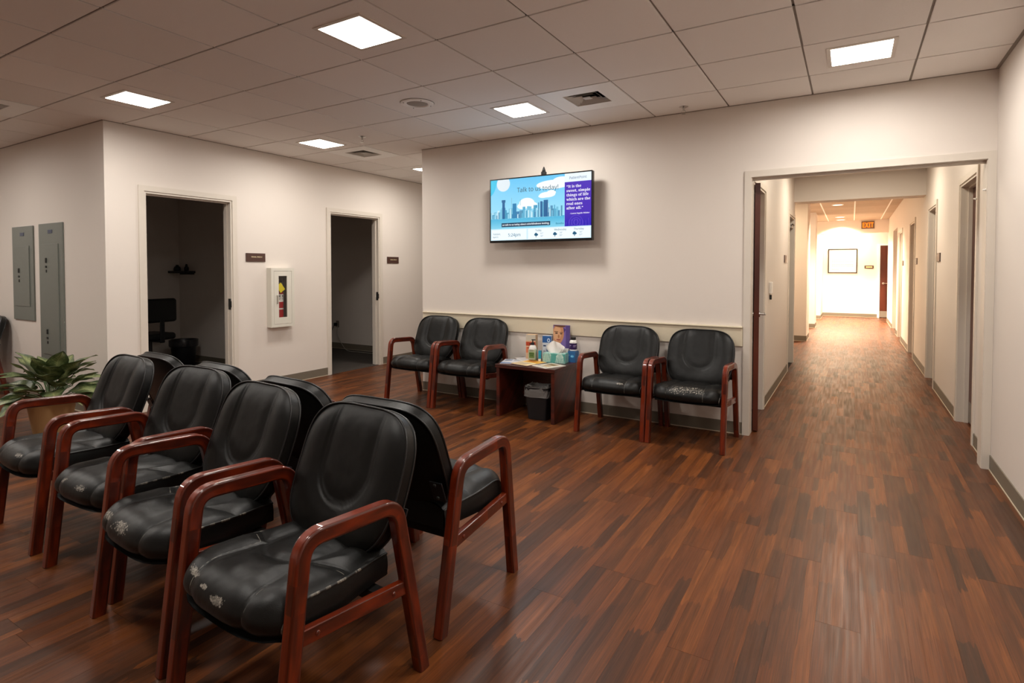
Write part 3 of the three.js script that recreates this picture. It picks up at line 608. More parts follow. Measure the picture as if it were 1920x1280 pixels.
guestChair('black leather guest chair against the television wall, at its free corner', WALLC, 0.308, 0.342, 0.0, 5);
guestChair('black leather guest chair against the wall, on the hall side of the magazine table', WALLC, 0.928, 0.34, 0.0, 5);
guestChair('black leather guest chair against the wall, on the corridor side of the magazine table', WALLC, 2.496, 0.342, 0.0, 3);
guestChair('black leather guest chair with scuffed seat right beside the corridor opening', WALLC, 3.12, 0.345, -0.02, 4);
guestChair('black leather guest chair against the electrical panel wall beyond the plant', 'guest chair by the panels', -4.075, 2.83, 0, 5);

// ---------------------------------------------------------------- side table with waste bin
{
  const t = thing('side_table', 'dark mahogany open side table holding magazines and tissues', 'table', [1.6575, 0, 0.3]);
  const slab = (w, h, d, x, y, z) => { const g = rb(w, h, d, 0.004, x, y, z, 2), p = g.attributes.position, uv = g.attributes.uv; for (let i = 0; i < p.count; i++) uv.setXY(i, (p.getZ(i) + p.getY(i)) * 1.3, p.getX(i) * 0.8 + p.getY(i) * 0.9); return g; };
  part('table_top', slab(0.626, 0.034, 0.525, 0, 0.478, 0), M.tableWood, t);
  part('side_panel', slab(0.034, 0.461, 0.505, -0.288, 0.2305, 0), M.tableWood, t); part('side_panel', slab(0.034, 0.461, 0.505, 0.288, 0.2305, 0), M.tableWood, t);
  part('back_panel', slab(0.542, 0.34, 0.02, 0, 0.291, -0.2), M.tableWood, t);
}
{
  const t = thing('waste_bin', 'black waste bin with clear plastic liner under the side table', 'bin', [1.74, 0, 0.41], 0.06);
  const shell = (w0, d0, w1, d1, y0, y1, flip) => gridGeo(48, 4, (u, v) => { const a = u * 2 * Math.PI, c = Math.cos(a), s = Math.sin(a), e = 0.38, w = w0 + (w1 - w0) * v, d = d0 + (d1 - d0) * v; return [Math.sign(c) * Math.pow(Math.abs(c), e) * w / 2, y0 + (y1 - y0) * v, Math.sign(s) * Math.pow(Math.abs(s), e) * d / 2]; }, flip);
  part('body', [shell(0.19, 0.145, 0.25, 0.2, 0.002, 0.3, true), shell(0.18, 0.135, 0.24, 0.19, 0.006, 0.3, false), shell(0.01, 0.01, 0.19, 0.145, 0.002, 0.004, true)], M.blackPlastic, t);
  const film = new THREE.MeshPhysicalMaterial({ color: '#c4c0bc', roughness: 0.3, transmission: 0.72, thickness: 0, ior: 1.3 });
  part('liner', [gridGeo(120, 12, (u, v) => { const a = u * 2 * Math.PI, c = Math.cos(a), s = Math.sin(a), e = 0.4, n = fbm(u * 60, v * 6, 3) - 0.5, w = 0.244 + 0.014 * (1 - v) + 0.02 * n, d = 0.194 + 0.014 * (1 - v) + 0.02 * n; return [Math.sign(c) * Math.pow(Math.abs(c), e) * w / 2, 0.212 + 0.094 * v + 0.01 * n, Math.sign(s) * Math.pow(Math.abs(s), e) * d / 2]; }, true),
    gridGeo(90, 10, (u, v) => { const a = u * 2 * Math.PI, c = Math.cos(a), s = Math.sin(a), e = 0.5, n = fbm(u * 22 + 7, v * 5, 3) - 0.5, k = 1 - 0.5 * v, w = 0.236 * k + 0.05 * n * v, d = 0.186 * k + 0.05 * n * v; return [Math.sign(c) * Math.pow(Math.abs(c), e) * w / 2, 0.304 + 0.03 * n - 0.06 * v + 0.035 * Math.sin(v * 3.1), Math.sign(s) * Math.pow(Math.abs(s), e) * d / 2]; }, true)], film, t);
}
// ---- things on the side table
const TT = 0.495;
function magazine(x, z, turn, label, draw, y = TT, w = 0.2, d = 0.26) {
  const t = thing('magazine', label, 'magazine', [x, y + 0.0005, z], turn, 'magazines on the side table');
  part('pages', bx(-w / 2, w / 2, 0, 0.003, -d / 2, d / 2), M.white, t);
  const g = new THREE.PlaneGeometry(w, d); g.rotateX(-Math.PI / 2); g.translate(0, 0.0034, 0);
  part('cover', g, std('#ffffff', 0.35, { map: canvasTex(256, 332, draw) }), t);
}
const lines = (g, x, y, w, n, c, lh = 12) => { g.fillStyle = c; for (let i = 0; i < n; i++) g.fillRect(x, y + i * lh, w * (0.7 + 0.3 * hash2(i, n)), lh * 0.45); };
magazine(1.425, 0.37, 0.35, 'white and blue magazine at the hall side corner of the table', (g, w, h) => { g.fillStyle = '#cfd3da'; g.fillRect(0, 0, w, h); g.fillStyle = '#5d7ba8'; g.fillRect(0, h - 70, w, 70); g.fillStyle = '#8d99ad'; g.fillRect(20, 20, 90, 120); lines(g, 130, 30, 100, 10, '#54575e'); });
magazine(1.47, 0.2, 0.9, 'white leaflet lying behind the blue magazine', (g, w, h) => { g.fillStyle = '#d8d6d4'; g.fillRect(0, 0, w, h); lines(g, 20, 30, 200, 18, '#8e8f96', 15); }, TT + 0.004, 0.15, 0.21);
magazine(1.61, 0.385, -0.25, 'yellow and orange magazine in front of the hand soap', (g, w, h) => { g.fillStyle = '#d9a53a'; g.fillRect(0, 0, w, h); g.fillStyle = '#e7d9b4'; g.fillRect(14, 150, w - 28, 160); g.fillStyle = '#a55a24'; g.fillRect(30, 30, 120, 70); lines(g, 30, 180, 190, 8, '#6b4a2a', 15); }, TT + 0.0045, 0.21, 0.275);
magazine(1.835, 0.41, -0.42, 'pale magazine with brown pictures at the corridor side of the table', (g, w, h) => { g.fillStyle = '#d8d0c2'; g.fillRect(0, 0, w, h); g.fillStyle = '#8a6a44'; g.fillRect(40, 40, 150, 110); g.fillStyle = '#b08b5b'; g.fillRect(70, 170, 120, 60); g.fillStyle = '#4e4a44'; g.fillRect(20, 250, 180, 16); }, TT, 0.2, 0.24);
{
  const t = thing('tissue_box', 'teal leaf-patterned tissue box with white tissue', 'tissue box', [1.795, TT, 0.19], 0.15);
  const leafTex = canvasTex(512, 256, (g, w, h) => {
    g.fillStyle = '#4f9c93'; g.fillRect(0, 0, w, h); g.strokeStyle = '#cfe3d8'; g.lineWidth = 6;
    for (const [cx, cy, f] of [[-20, 260, 1], [190, 270, -1], [260, 300, 1], [520, 290, -1]]) for (let k = 0; k < 13; k++) { g.beginPath(); g.moveTo(cx + f * k * 6, cy - k * 22); g.quadraticCurveTo(cx + f * (70 + k * 8), cy - 40 - k * 26, cx + f * 210, cy - 60 - k * 20 + k * k * 0.6); g.stroke(); }
  });
  part('carton', rb(0.225, 0.09, 0.115, 0.002, 0, 0.045, 0, 1), std('#ffffff', 0.5, { map: leafTex }), t);
  part('tissue', [gridGeo(28, 22, (u, v) => { const a = (u - 0.5) * 2, w = 0.045 + 0.028 * Math.sin(v * 2.6), x = a * w, y = 0.088 + 0.118 * v * (1 - 0.28 * a * a), z = 0.018 * Math.sin(u * 9 + v * 2) * (0.3 + v) - 0.012 * v + 0.012; return [x - 0.012, y, z]; }), gridGeo(20, 16, (u, v) => { const a = (u - 0.5) * 2, x = a * (0.04 + 0.03 * v), y = 0.088 + 0.08 * v * (1 - 0.3 * a * a), z = -0.02 - 0.03 * v + 0.012 * Math.sin(u * 8); return [x + 0.012, y, z]; })], std('#e9e4df', 0.85, { side: THREE.DoubleSide }), t);
}
{
  const t = thing('soap_bottle', 'clear pump bottle with green label and black pump', 'bottle', [1.57, TT + 0.0085, 0.235], 0.1);
  part('body', rb(0.08, 0.115, 0.055, 0.014, 0, 0.0575, 0, 3), std('#a9b49a', 0.25), t);
  part('shoulder', lathe([[0.038, 0.105], [0.036, 0.125], [0.026, 0.142], [0.013, 0.15], [0, 0.15]], 24), std('#d9d6d0', 0.3), t);
  part('label', rb(0.066, 0.068, 0.057, 0.01, 0, 0.052, 0, 2), std('#7d9a62', 0.5, { map: canvasTex(128, 128, (g, w, h) => { g.fillStyle = '#cfd8b8'; g.fillRect(0, 0, w, h); g.fillStyle = '#4e7140'; g.fillRect(14, 30, 100, 14); g.fillRect(24, 56, 80, 9); g.fillRect(24, 76, 80, 9); }) }), t);
  part('pump', [cyl(0.016, 0.018, 0.022, 0, 0.16, 0, 16), cyl(0.005, 0.005, 0.03, 0, 0.182, 0, 10), rb(0.04, 0.01, 0.014, 0.004, 0.008, 0.198, 0)], M.black, t);
}
function carton(name, label, x, z, w, h, d, turn, side, draw, y = TT) {
  const t = thing(name, label, 'box', [x, y + 0.0006, z], turn);
  part('carton', rb(w, h, d, 0.0015, 0, h / 2, 0, 1), std(side, 0.5), t);
  const g = new THREE.PlaneGeometry(w * 0.985, h * 0.99); g.translate(0, h / 2, d / 2 + 0.0008);
  part('printed_front', g, std('#ffffff', 0.42, { map: canvasTex(192, 384, draw) }), t);
}
carton('lotion_box', 'beige carton with a red-orange band behind the soap bottle', 1.505, 0.135, 0.1, 0.245, 0.075, 0.2, '#c9a782', (g, w, h) => { g.fillStyle = '#d9b08c'; g.fillRect(0, 0, w, h); g.fillStyle = '#c9bfae'; g.fillRect(0, 0, w, 90); g.fillStyle = '#b8472a'; g.fillRect(0, 110, w, 60); g.fillStyle = '#3a2a24'; g.fillRect(70, 130, 100, 22); g.fillStyle = '#d97a55'; g.fillRect(0, 190, w * 0.8, 90); g.fillStyle = '#7b3b2a'; g.fillRect(20, 200, 90, 10); });
carton('sample_box', 'small teal sample box against the soap bottle', 1.655, 0.245, 0.026, 0.1, 0.05, 0.35, '#1f7f9b', (g, w, h) => { g.fillStyle = '#1f8cab'; g.fillRect(0, 0, w, h); g.fillStyle = '#e8dcc4'; g.fillRect(0, h - 90, w, 90); }, TT + 0.0085);
carton('eye_drop_box', 'white carton with dark blue top behind the tissues', 1.648, 0.07, 0.094, 0.235, 0.05, 0.1, '#bcc3ce', (g, w, h) => { g.fillStyle = '#d2d8e0'; g.fillRect(0, 0, w, h); g.fillStyle = '#2f5f9e'; g.fillRect(0, 0, w, 110); g.fillStyle = '#dfe8f2'; g.beginPath(); g.arc(135, 70, 32, 0, 6.3); g.fill(); g.fillStyle = '#2f5f9e'; g.beginPath(); g.arc(135, 70, 18, 0, 6.3); g.fill(); g.fillStyle = '#2a3f66'; g.fillRect(18, 150, 60, 22); g.fillRect(100, 150, 60, 22); g.fillStyle = '#5b6f9e'; g.fillRect(90, 200, 60, 110); lines(g, 18, 240, 60, 6, '#6a7180', 16); });
carton('supplement_pouch', 'purple carton tucked behind the tissue box', 1.727, 0.102, 0.062, 0.16, 0.03, -0.1, '#5d2c92', (g, w, h) => { g.fillStyle = '#6b35a6'; g.fillRect(0, 0, w, h); g.fillStyle = '#a98ad0'; g.fillRect(30, 120, 110, 14); g.fillStyle = '#45206f'; g.fillRect(0, 250, w, 134); });
{
  const t = thing('brochure_display', 'tall purple advertising card with a face, standing at the wall', 'brochure', [1.795, TT + 0.0006, 0.06], 0.05);
  const face = canvasTex(256, 512, (g, w, h) => {
    g.fillStyle = '#7c68a8'; g.fillRect(0, 0, w, h); g.fillStyle = '#5b4a86'; g.fillRect(200, 0, 56, h);
    g.fillStyle = '#c98f68'; g.beginPath(); g.ellipse(78, 130, 92, 150, 0.12, 0, 6.3); g.fill();
    g.fillStyle = '#dba982'; g.beginPath(); g.ellipse(64, 120, 60, 110, 0.1, 0, 6.3); g.fill();
    g.fillStyle = '#5c3a28'; g.fillRect(18, 92, 60, 9); g.fillRect(104, 100, 48, 9); g.fillStyle = '#3a2a22'; g.beginPath(); g.ellipse(52, 118, 22, 9, 0, 0, 6.3); g.fill(); g.beginPath(); g.ellipse(126, 124, 18, 8, 0, 0, 6.3); g.fill();
    g.fillStyle = '#b0774f'; g.beginPath(); g.ellipse(88, 165, 14, 26, 0, 0, 6.3); g.fill(); g.fillStyle = '#a04f45'; g.beginPath(); g.ellipse(82, 212, 34, 10, 0, 0, 6.3); g.fill();
    g.fillStyle = '#6b4634'; g.beginPath(); g.ellipse(90, -6, 110, 34, 0.1, 0, 6.3); g.fill(); g.fillStyle = '#4a3a76'; g.beginPath(); g.moveTo(160, 30); g.lineTo(200, 60); g.lineTo(170, 110); g.fill();
    g.fillStyle = '#e5dff0'; g.fillRect(20, 380, 160, 18);
  });
  part('card', rb(0.172, 0.345, 0.02, 0.002, 0, 0.1725, 0, 1), std('#6b5a94', 0.5), t);
  const g = new THREE.PlaneGeometry(0.17, 0.342); g.translate(0, 0.1725, 0.0106); part('printed_front', g, std('#ffffff', 0.35, { map: face }), t);
  part('easel', bx(-0.05, 0.05, 0, 0.16, -0.035, -0.0105), std('#4b3f6a', 0.6), t);
}
carton('card_holder', 'small white card box between tissues and vitamins', 1.853, 0.093, 0.062, 0.125, 0.016, 0.1, '#ddd8d2', (g, w, h) => { g.fillStyle = '#e2ded8'; g.fillRect(0, 0, w, h); lines(g, 24, 50, 140, 5, '#a59f98', 24); });
carton('blue_sample_box', 'bright blue carton under the vitamin bottle', 1.93, 0.082, 0.078, 0.105, 0.085, 0.0, '#2f5f93', (g, w, h) => { g.fillStyle = '#31679f'; g.fillRect(0, 0, w, h); g.fillStyle = '#5ab4e6'; g.beginPath(); g.arc(115, 170, 46, 0, 6.3); g.fill(); g.fillStyle = '#bfe4f6'; g.beginPath(); g.arc(108, 176, 18, 0, 6.3); g.fill(); g.fillStyle = '#7fc4ea'; g.beginPath(); g.arc(38, 130, 12, 0, 6.3); g.fill(); });
{
  const t = thing('vitamin_bottle', 'white bottle with dark purple label and black cap', 'bottle', [1.928, TT + 0.1065, 0.08], 0.2);
  part('body', lathe([[0, 0.001], [0.032, 0.001], [0.036, 0.006], [0.036, 0.088], [0.03, 0.1], [0.02, 0.106], [0.02, 0.112], [0, 0.112]], 28), M.white, t);
  part('label', lathe([[0.0365, 0.016], [0.0365, 0.076]], 28), std('#ffffff', 0.4, { map: canvasTex(256, 96, (g, w, h) => { g.fillStyle = '#31184f'; g.fillRect(0, 0, w, h); g.fillStyle = '#b9a8d0'; for (let i = 0; i < 4; i++) { g.fillRect(i * 64 + 8, 30, 40, 9); g.fillRect(i * 64 + 8, 50, 30, 6); } }), side: THREE.DoubleSide }), t);
  part('cap', cyl(0.025, 0.026, 0.022, 0, 0.12, 0, 28), M.black, t);
}

// ---------------------------------------------------------------- television
{
  const W = 1.128, HH = 0.645, t = thing('television', 'wall-mounted flat television showing a blue skyline message screen', 'television', [1.586, 1.975, 0.15]);
  const scr = canvasTex(1024, 584, (g, w, h) => {
    const sky = g.createLinearGradient(0, 0, 0, 420); sky.addColorStop(0, '#6cc6f2'); sky.addColorStop(1, '#a8e2fa'); g.fillStyle = sky; g.fillRect(0, 0, w, h);
    g.fillStyle = '#2cc0e4'; g.beginPath(); g.moveTo(0, 0); g.lineTo(70, 0); g.quadraticCurveTo(60, 110, 0, 150); g.fill();
    g.fillStyle = '#dfe9ef'; g.beginPath(); g.arc(140, 42, 72, 0, 6.3); g.fill();
    g.fillStyle = '#f2fafd'; for (const [x, y, a, b] of [[600, 175, 80, 26], [640, 160, 46, 26], [560, 185, 50, 18], [660, 85, 170, 42], [740, 60, 90, 40], [390, 240, 80, 50], [350, 265, 60, 30], [440, 262, 60, 32]]) { g.beginPath(); g.ellipse(x, y, a, b, 0, 0, 6.3); g.fill(); }
    g.fillStyle = '#5cbfe2'; g.fillRect(0, 372, 770, 100);
    const wg = g.createLinearGradient(0, 372, 0, 470); wg.addColorStop(0, '#48b0d8'); wg.addColorStop(1, '#86d0ea'); g.fillStyle = wg; g.fillRect(0, 372, 770, 100);
    let s = 5; const q = () => { s = (s * 1664525 + 1013904223) >>> 0; return s / 4294967296; };
    for (let i = 0; i < 66; i++) { const bw = 12 + 26 * q(), x = i * 11.4 - 6, mid = 1 - Math.abs(x - 400) / 520, bh = 30 + 130 * q() * clamp(mid + 0.15); g.fillStyle = ['#2f8fb8', '#67b7d6', '#9ad4ea', '#1f6fa4', '#c9e9f4', '#4aa3c8', '#3f86ae'][Math.floor(q() * 7)]; g.fillRect(x, 376 - bh, bw, bh); g.fillStyle = 'rgba(235,248,252,0.5)'; for (let k = 0; k < bh / 9; k++) g.fillRect(x + 3, 380 - bh + k * 9, bw * 0.6, 2); }
    g.fillStyle = '#1d5f94'; g.fillRect(128, 205, 28, 172); g.fillRect(122, 196, 40, 24); g.fillRect(564, 222, 44, 154); g.fillRect(530, 232, 22, 144); g.fillStyle = '#2c7fb0'; g.fillRect(240, 236, 40, 140); g.fillStyle = '#7fb4c8'; g.fillRect(228, 180, 4, 196); g.fillRect(322, 196, 4, 60);
    g.fillStyle = '#35505f'; g.font = '58px sans-serif'; g.fillText('Talk to us today!', 288, 132);
    g.fillStyle = '#0d3452'; g.fillRect(120, 418, 510, 38); g.fillStyle = '#ffffff'; g.font = 'bold 23px sans-serif'; g.fillText('so talk to us today about colorblindness testing.', 128, 444, 494);
    g.fillStyle = '#2a86a8'; g.font = 'bold 24px sans-serif'; g.fillText('Rendia', 684, 452);
    g.fillStyle = '#e9f5fb'; g.fillRect(772, 0, 252, 76); g.fillStyle = '#53688a'; g.font = '30px sans-serif'; g.fillText('PatientPoint', 815, 52);
    g.fillStyle = '#4a2bb4'; g.fillRect(772, 76, 252, 406); const pg = g.createLinearGradient(0, 340, 0, 482); pg.addColorStop(0, '#4a2bb4'); pg.addColorStop(1, '#2a1cb0'); g.fillStyle = pg; g.fillRect(772, 340, 252, 142);
    g.strokeStyle = '#7a62d8'; g.lineWidth = 2; for (const r of [22, 40, 62]) { g.beginPath(); g.arc(880, 440, r, 0, 6.3); g.stroke(); } for (let k = 0; k < 9; k++) { g.beginPath(); g.moveTo(780 + k * 28, 482); g.lineTo(790 + k * 26, 400 + 40 * q()); g.stroke(); }
    g.fillStyle = '#ffffff'; g.font = 'bold 33px serif'; ['“It is the', 'sweet, simple', 'things of life', 'which are the', 'real ones', 'after all.”'].forEach((l, i) => g.fillText(l, 788, 128 + i * 39, 226)); g.font = 'bold 17px serif'; g.fillText('–Laura Ingalls Wilder', 822, 366, 186);
    g.fillStyle = '#cfeaf6'; g.fillRect(0, 474, 1024, 110); g.fillStyle = '#eef8fc'; g.fillRect(8, 482, 380, 96); g.fillRect(404, 482, 612, 96);
    g.fillStyle = '#4f6b7c'; g.font = '20px sans-serif'; g.fillText('TUESDAY,', 24, 530); g.fillText('April 5', 24, 558); g.fillStyle = '#2a6686'; g.font = '40px sans-serif'; g.fillText('5:24pm', 190, 548);
    ['Today', 'Wednesday', 'Thursday'].forEach((d, i) => { const x = 470 + i * 190; g.fillStyle = '#4f6b7c'; g.font = '23px sans-serif'; g.fillText(d, x + 10, 508); g.fillStyle = '#1d5878'; g.beginPath(); g.ellipse(x + 18, 540, 20, 11, 0, 0, 6.3); g.ellipse(x + 16, 532, 12, 10, 0, 0, 6.3); g.fill(); g.fillRect(x + 14, 548, 6, 16); g.fillStyle = '#7d99a8'; g.font = '19px sans-serif'; g.fillText(['61°', '74°', '74°'][i], x + 62, 536); g.fillText(['50°', '55°', '57°'][i], x + 62, 560); });
  });
  part('casing', rb(W, HH, 0.045, 0.006, 0, 0, -0.0225, 2), M.blackGloss, t);
  const sm = new THREE.MeshStandardMaterial({ color: '#050505', roughness: 0.25, emissive: '#ffffff', emissiveMap: scr, emissiveIntensity: 1.05 });
  const sg = new THREE.PlaneGeometry(W - 0.02, HH - 0.034); sg.translate(0, 0.006, 0.0012); part('screen', sg, sm, t);
  part('bezel', frameGeo(W, HH, W - 0.02, HH - 0.034, 0.004, 0, 0.006), M.blackGloss, t);
  part('logo_bar', rb(0.05, 0.007, 0.003, 0.001, 0, -HH / 2 + 0.006, 0.0045, 1), M.steelDark, t);
  part('wall_mount', [bx(-0.2, 0.2, -0.15, 0.15, -0.149, -0.13), bx(-0.05, 0.05, -0.1, 0.1, -0.13, -0.045)], M.black, t);
  const l = new THREE.RectAreaLight(new THREE.Color(0.62, 0.82, 1.0), 0.9, W - 0.03, HH - 0.04); l.position.set(1.586, 1.98, 0.157); l.rotation.y = Math.PI; l.castShadow = true; scene.add(l);
  const c = thing('webcam', 'small black pointed camera perched on the television', 'camera', [1.625, 2.2975, 0.115]);
  part('clip', rb(0.045, 0.036, 0.04, 0.006, 0, 0.018, 0), M.black, c); part('head', lathe([[0, 0.085], [0.006, 0.08], [0.014, 0.056], [0.02, 0.036], [0, 0.034]], 16), M.black, c);
}

// ---------------------------------------------------------------- extinguisher cabinet, room signs, electrical panels
{
  const t = thing('extinguisher_cabinet', 'white metal fire extinguisher cabinet with glass slot door', 'cabinet', [XL, 0.703, 0.6675]);
  const w = 0.315, h = 0.697, d = 0.085;
  const face = frameGeo(w, h, w - 0.07, h - 0.07, 0.012); face.rotateY(Math.PI / 2); face.translate(d - 0.012, h / 2, 0);
  const sides = [bx(0.0005, d - 0.012, 0, 0.01, -w / 2, w / 2), bx(0.0005, d - 0.012, h - 0.01, h, -w / 2, w / 2), bx(0.0005, d - 0.012, 0.01, h - 0.01, -w / 2, -w / 2 + 0.01), bx(0.0005, d - 0.012, 0.01, h - 0.01, w / 2 - 0.01, w / 2)];
  part('body', [face, ...sides], M.cabinet, t);
  const iz = (FC[1] - FC[0]) / 2 - 0.001, zc = (FC[0] + FC[1]) / 2 - 0.6675;
  part('tub', [bx(-0.11, -0.105, 0.018, 0.68, zc - iz, zc + iz), bx(-0.105, 0, 0.018, 0.022, zc - iz, zc + iz), bx(-0.105, 0, 0.676, 0.68, zc - iz, zc + iz), bx(-0.105, 0, 0.022, 0.676, zc - iz, zc - iz + 0.004), bx(-0.105, 0, 0.022, 0.676, zc + iz - 0.004, zc + iz)], std('#9a8f86', 0.6), t);
  const door = frameGeo(w - 0.076, h - 0.076, 0.115, 0.49, 0.01, 0.0, 0.01); door.rotateY(Math.PI / 2); door.translate(d - 0.011, h / 2, -0.0);
  const dm = part('door', door, M.cabinet, t);
  const pane = new THREE.PlaneGeometry(0.117, 0.492); pane.rotateY(Math.PI / 2); pane.translate(d - 0.007, h / 2 + 0.01, 0);
  part('pane', pane, new THREE.MeshPhysicalMaterial({ color: '#ffffff', roughness: 0.05, transmission: 1, thickness: 0 }), dm);
  part('handle', [rb(0.012, 0.1, 0.012, 0.003, d + 0.012, h / 2 - 0.02, 0.083), rb(0.014, 0.012, 0.012, 0.003, d + 0.005, h / 2 + 0.026, 0.083), rb(0.014, 0.012, 0.012, 0.003, d + 0.005, h / 2 - 0.066, 0.083)], M.chrome, dm);
  const e = thing('fire_extinguisher', 'red fire extinguisher with yellow inspection tag behind the glass', 'extinguisher', [XL - 0.03, 0.7255, 0.6675 - 0.0225]);
  part('cylinder', lathe([[0, 0.002], [0.048, 0.002], [0.054, 0.012], [0.054, 0.385], [0.045, 0.418], [0.02, 0.435], [0.016, 0.45], [0, 0.45]], 32), std('#a3141b', 0.3), e);
  part('label', lathe([[0.0545, 0.27], [0.0545, 0.362]], 32), std('#ffffff', 0.5, { side: THREE.DoubleSide, map: canvasTex(256, 96, (g, w2, h2) => { g.fillStyle = '#d8d4cc'; g.fillRect(0, 0, w2, h2); g.fillStyle = '#55504a'; for (let i = 0; i < 8; i++) { g.fillRect(i * 32 + 4, 14, 20, 18); g.fillRect(i * 32 + 4, 44, 24, 6); g.fillRect(i * 32 + 4, 60, 18, 6); } }) }), e);
  part('band', lathe([[0.0548, 0.18], [0.0548, 0.196]], 32), std('#d8d0c8', 0.5, { side: THREE.DoubleSide }), e);
  part('valve', [cyl(0.014, 0.016, 0.04, 0, 0.468, 0, 16), rb(0.02, 0.012, 0.11, 0.004, 0, 0.492, 0.0), rb(0.018, 0.012, 0.1, 0.004, 0, 0.515, 0.0)], M.black, e);
  const tag = rb(0.004, 0.1, 0.075, 0.001, 0, 0, 0, 1); tag.rotateX(0.62); tag.translate(0.066, 0.44, 0.018); part('tag', tag, std('#e3cf1d', 0.5), e);
  part('tag_wire', tube([[0.012, 0.475, 0.0], [0.05, 0.505, 0.0], [0.066, 0.475, -0.005]], 0.0015, 12, 5), M.chrome, e);
}
function roomSign(text, label, pos, turn) {
  const t = thing('room_sign', label, 'sign', pos, turn, 'room name plates');
  part('plate', rb(0.245, 0.096, 0.01, 0.002, 0, 0, 0.005, 1), M.sign, t);
  const g = new THREE.PlaneGeometry(0.235, 0.086); g.translate(0, 0, 0.0104);
  part('lettering', g, std('#ffffff', 0.4, { map: canvasTex(512, 188, (c, w, h) => { c.fillStyle = '#4b3129'; c.fillRect(0, 0, w, h); c.strokeStyle = '#6a4a3e'; c.lineWidth = 3; c.strokeRect(46, 6, w - 54, h - 12); if (text) { c.fillStyle = '#f0dfb4'; c.font = 'bold 42px sans-serif'; c.textAlign = 'center'; c.fillText(text, w / 2 + 22, 96); } }) }), t);
}
roomSign('VISUAL FIELD 2', 'brown name plate with gold letters between the cabinet and first doorway', [XL + 0.0005, 1.521, 0.967], Math.PI / 2);
roomSign('VISUAL FIELD 1', 'brown name plate with gold letters beside the doorway nearer the chair wall', [XL + 0.0005, 1.525, -1.297], Math.PI / 2);
roomSign('', 'brown name plate on the corridor wall before the second door', [XR - 0.0005, 1.52, -2.87], -Math.PI / 2);
roomSign('', 'brown name plate on the corridor wall before the third door', [XR - 0.0005, 1.51, -5.42], -Math.PI / 2);
roomSign('', 'brown name plate on the corridor wall before the niche door', [XR - 0.0005, 1.51, -7.98], -Math.PI / 2);
roomSign('', 'brown name plate opposite, just before the open side door', [CL + 0.0005, 1.52, -3.05], Math.PI / 2);
function elecPanel(x0, x1, y0, y1, latches, label) {
  const w = x1 - x0, h = y1 - y0, t = thing('electrical_panel', label, 'panel', [(x0 + x1) / 2, y0, ZP + 0.0005], 0, 'electrical panels');
  part('cover', rb(w, h, 0.014, 0.004, 0, h / 2, 0.007, 1), M.steelGrey, t);
  const dm = part('door', [rb(w - 0.16, h - 0.36, 0.006, 0.002, -0.01, h / 2 - 0.03, 0.0168, 1)], M.steelGrey, t);
  part('hinge', rb(0.008, h - 0.4, 0.008, 0.002, w / 2 - 0.095, h / 2 - 0.03, 0.018, 1), M.steelGrey, dm);
  for (const ly of latches) { part('latch', [rb(0.022, 0.05, 0.014, 0.004, -w / 2 + 0.19, ly + 0.035, 0.024), cyl(0.011, 0.011, 0.012).rotateX(Math.PI / 2).translate(-w / 2 + 0.19, ly - 0.03, 0.024), rb(0.02, 0.03, 0.008, 0.003, -w / 2 + 0.19, ly - 0.075, 0.022)], M.steelDark, dm); }
  part('name_tag', rb(0.1, 0.036, 0.003, 0.001, 0, h - 0.085, 0.0158, 1), std('#3f4760', 0.5), t);
}
elecPanel(-3.735, -3.195, 0.836, 1.845, [0.5], 'short grey electrical panel with one latch');
elecPanel(-3.05, -2.5, 0.36, 1.852, [0.35, 1.08], 'tall grey electrical panel with two latches');

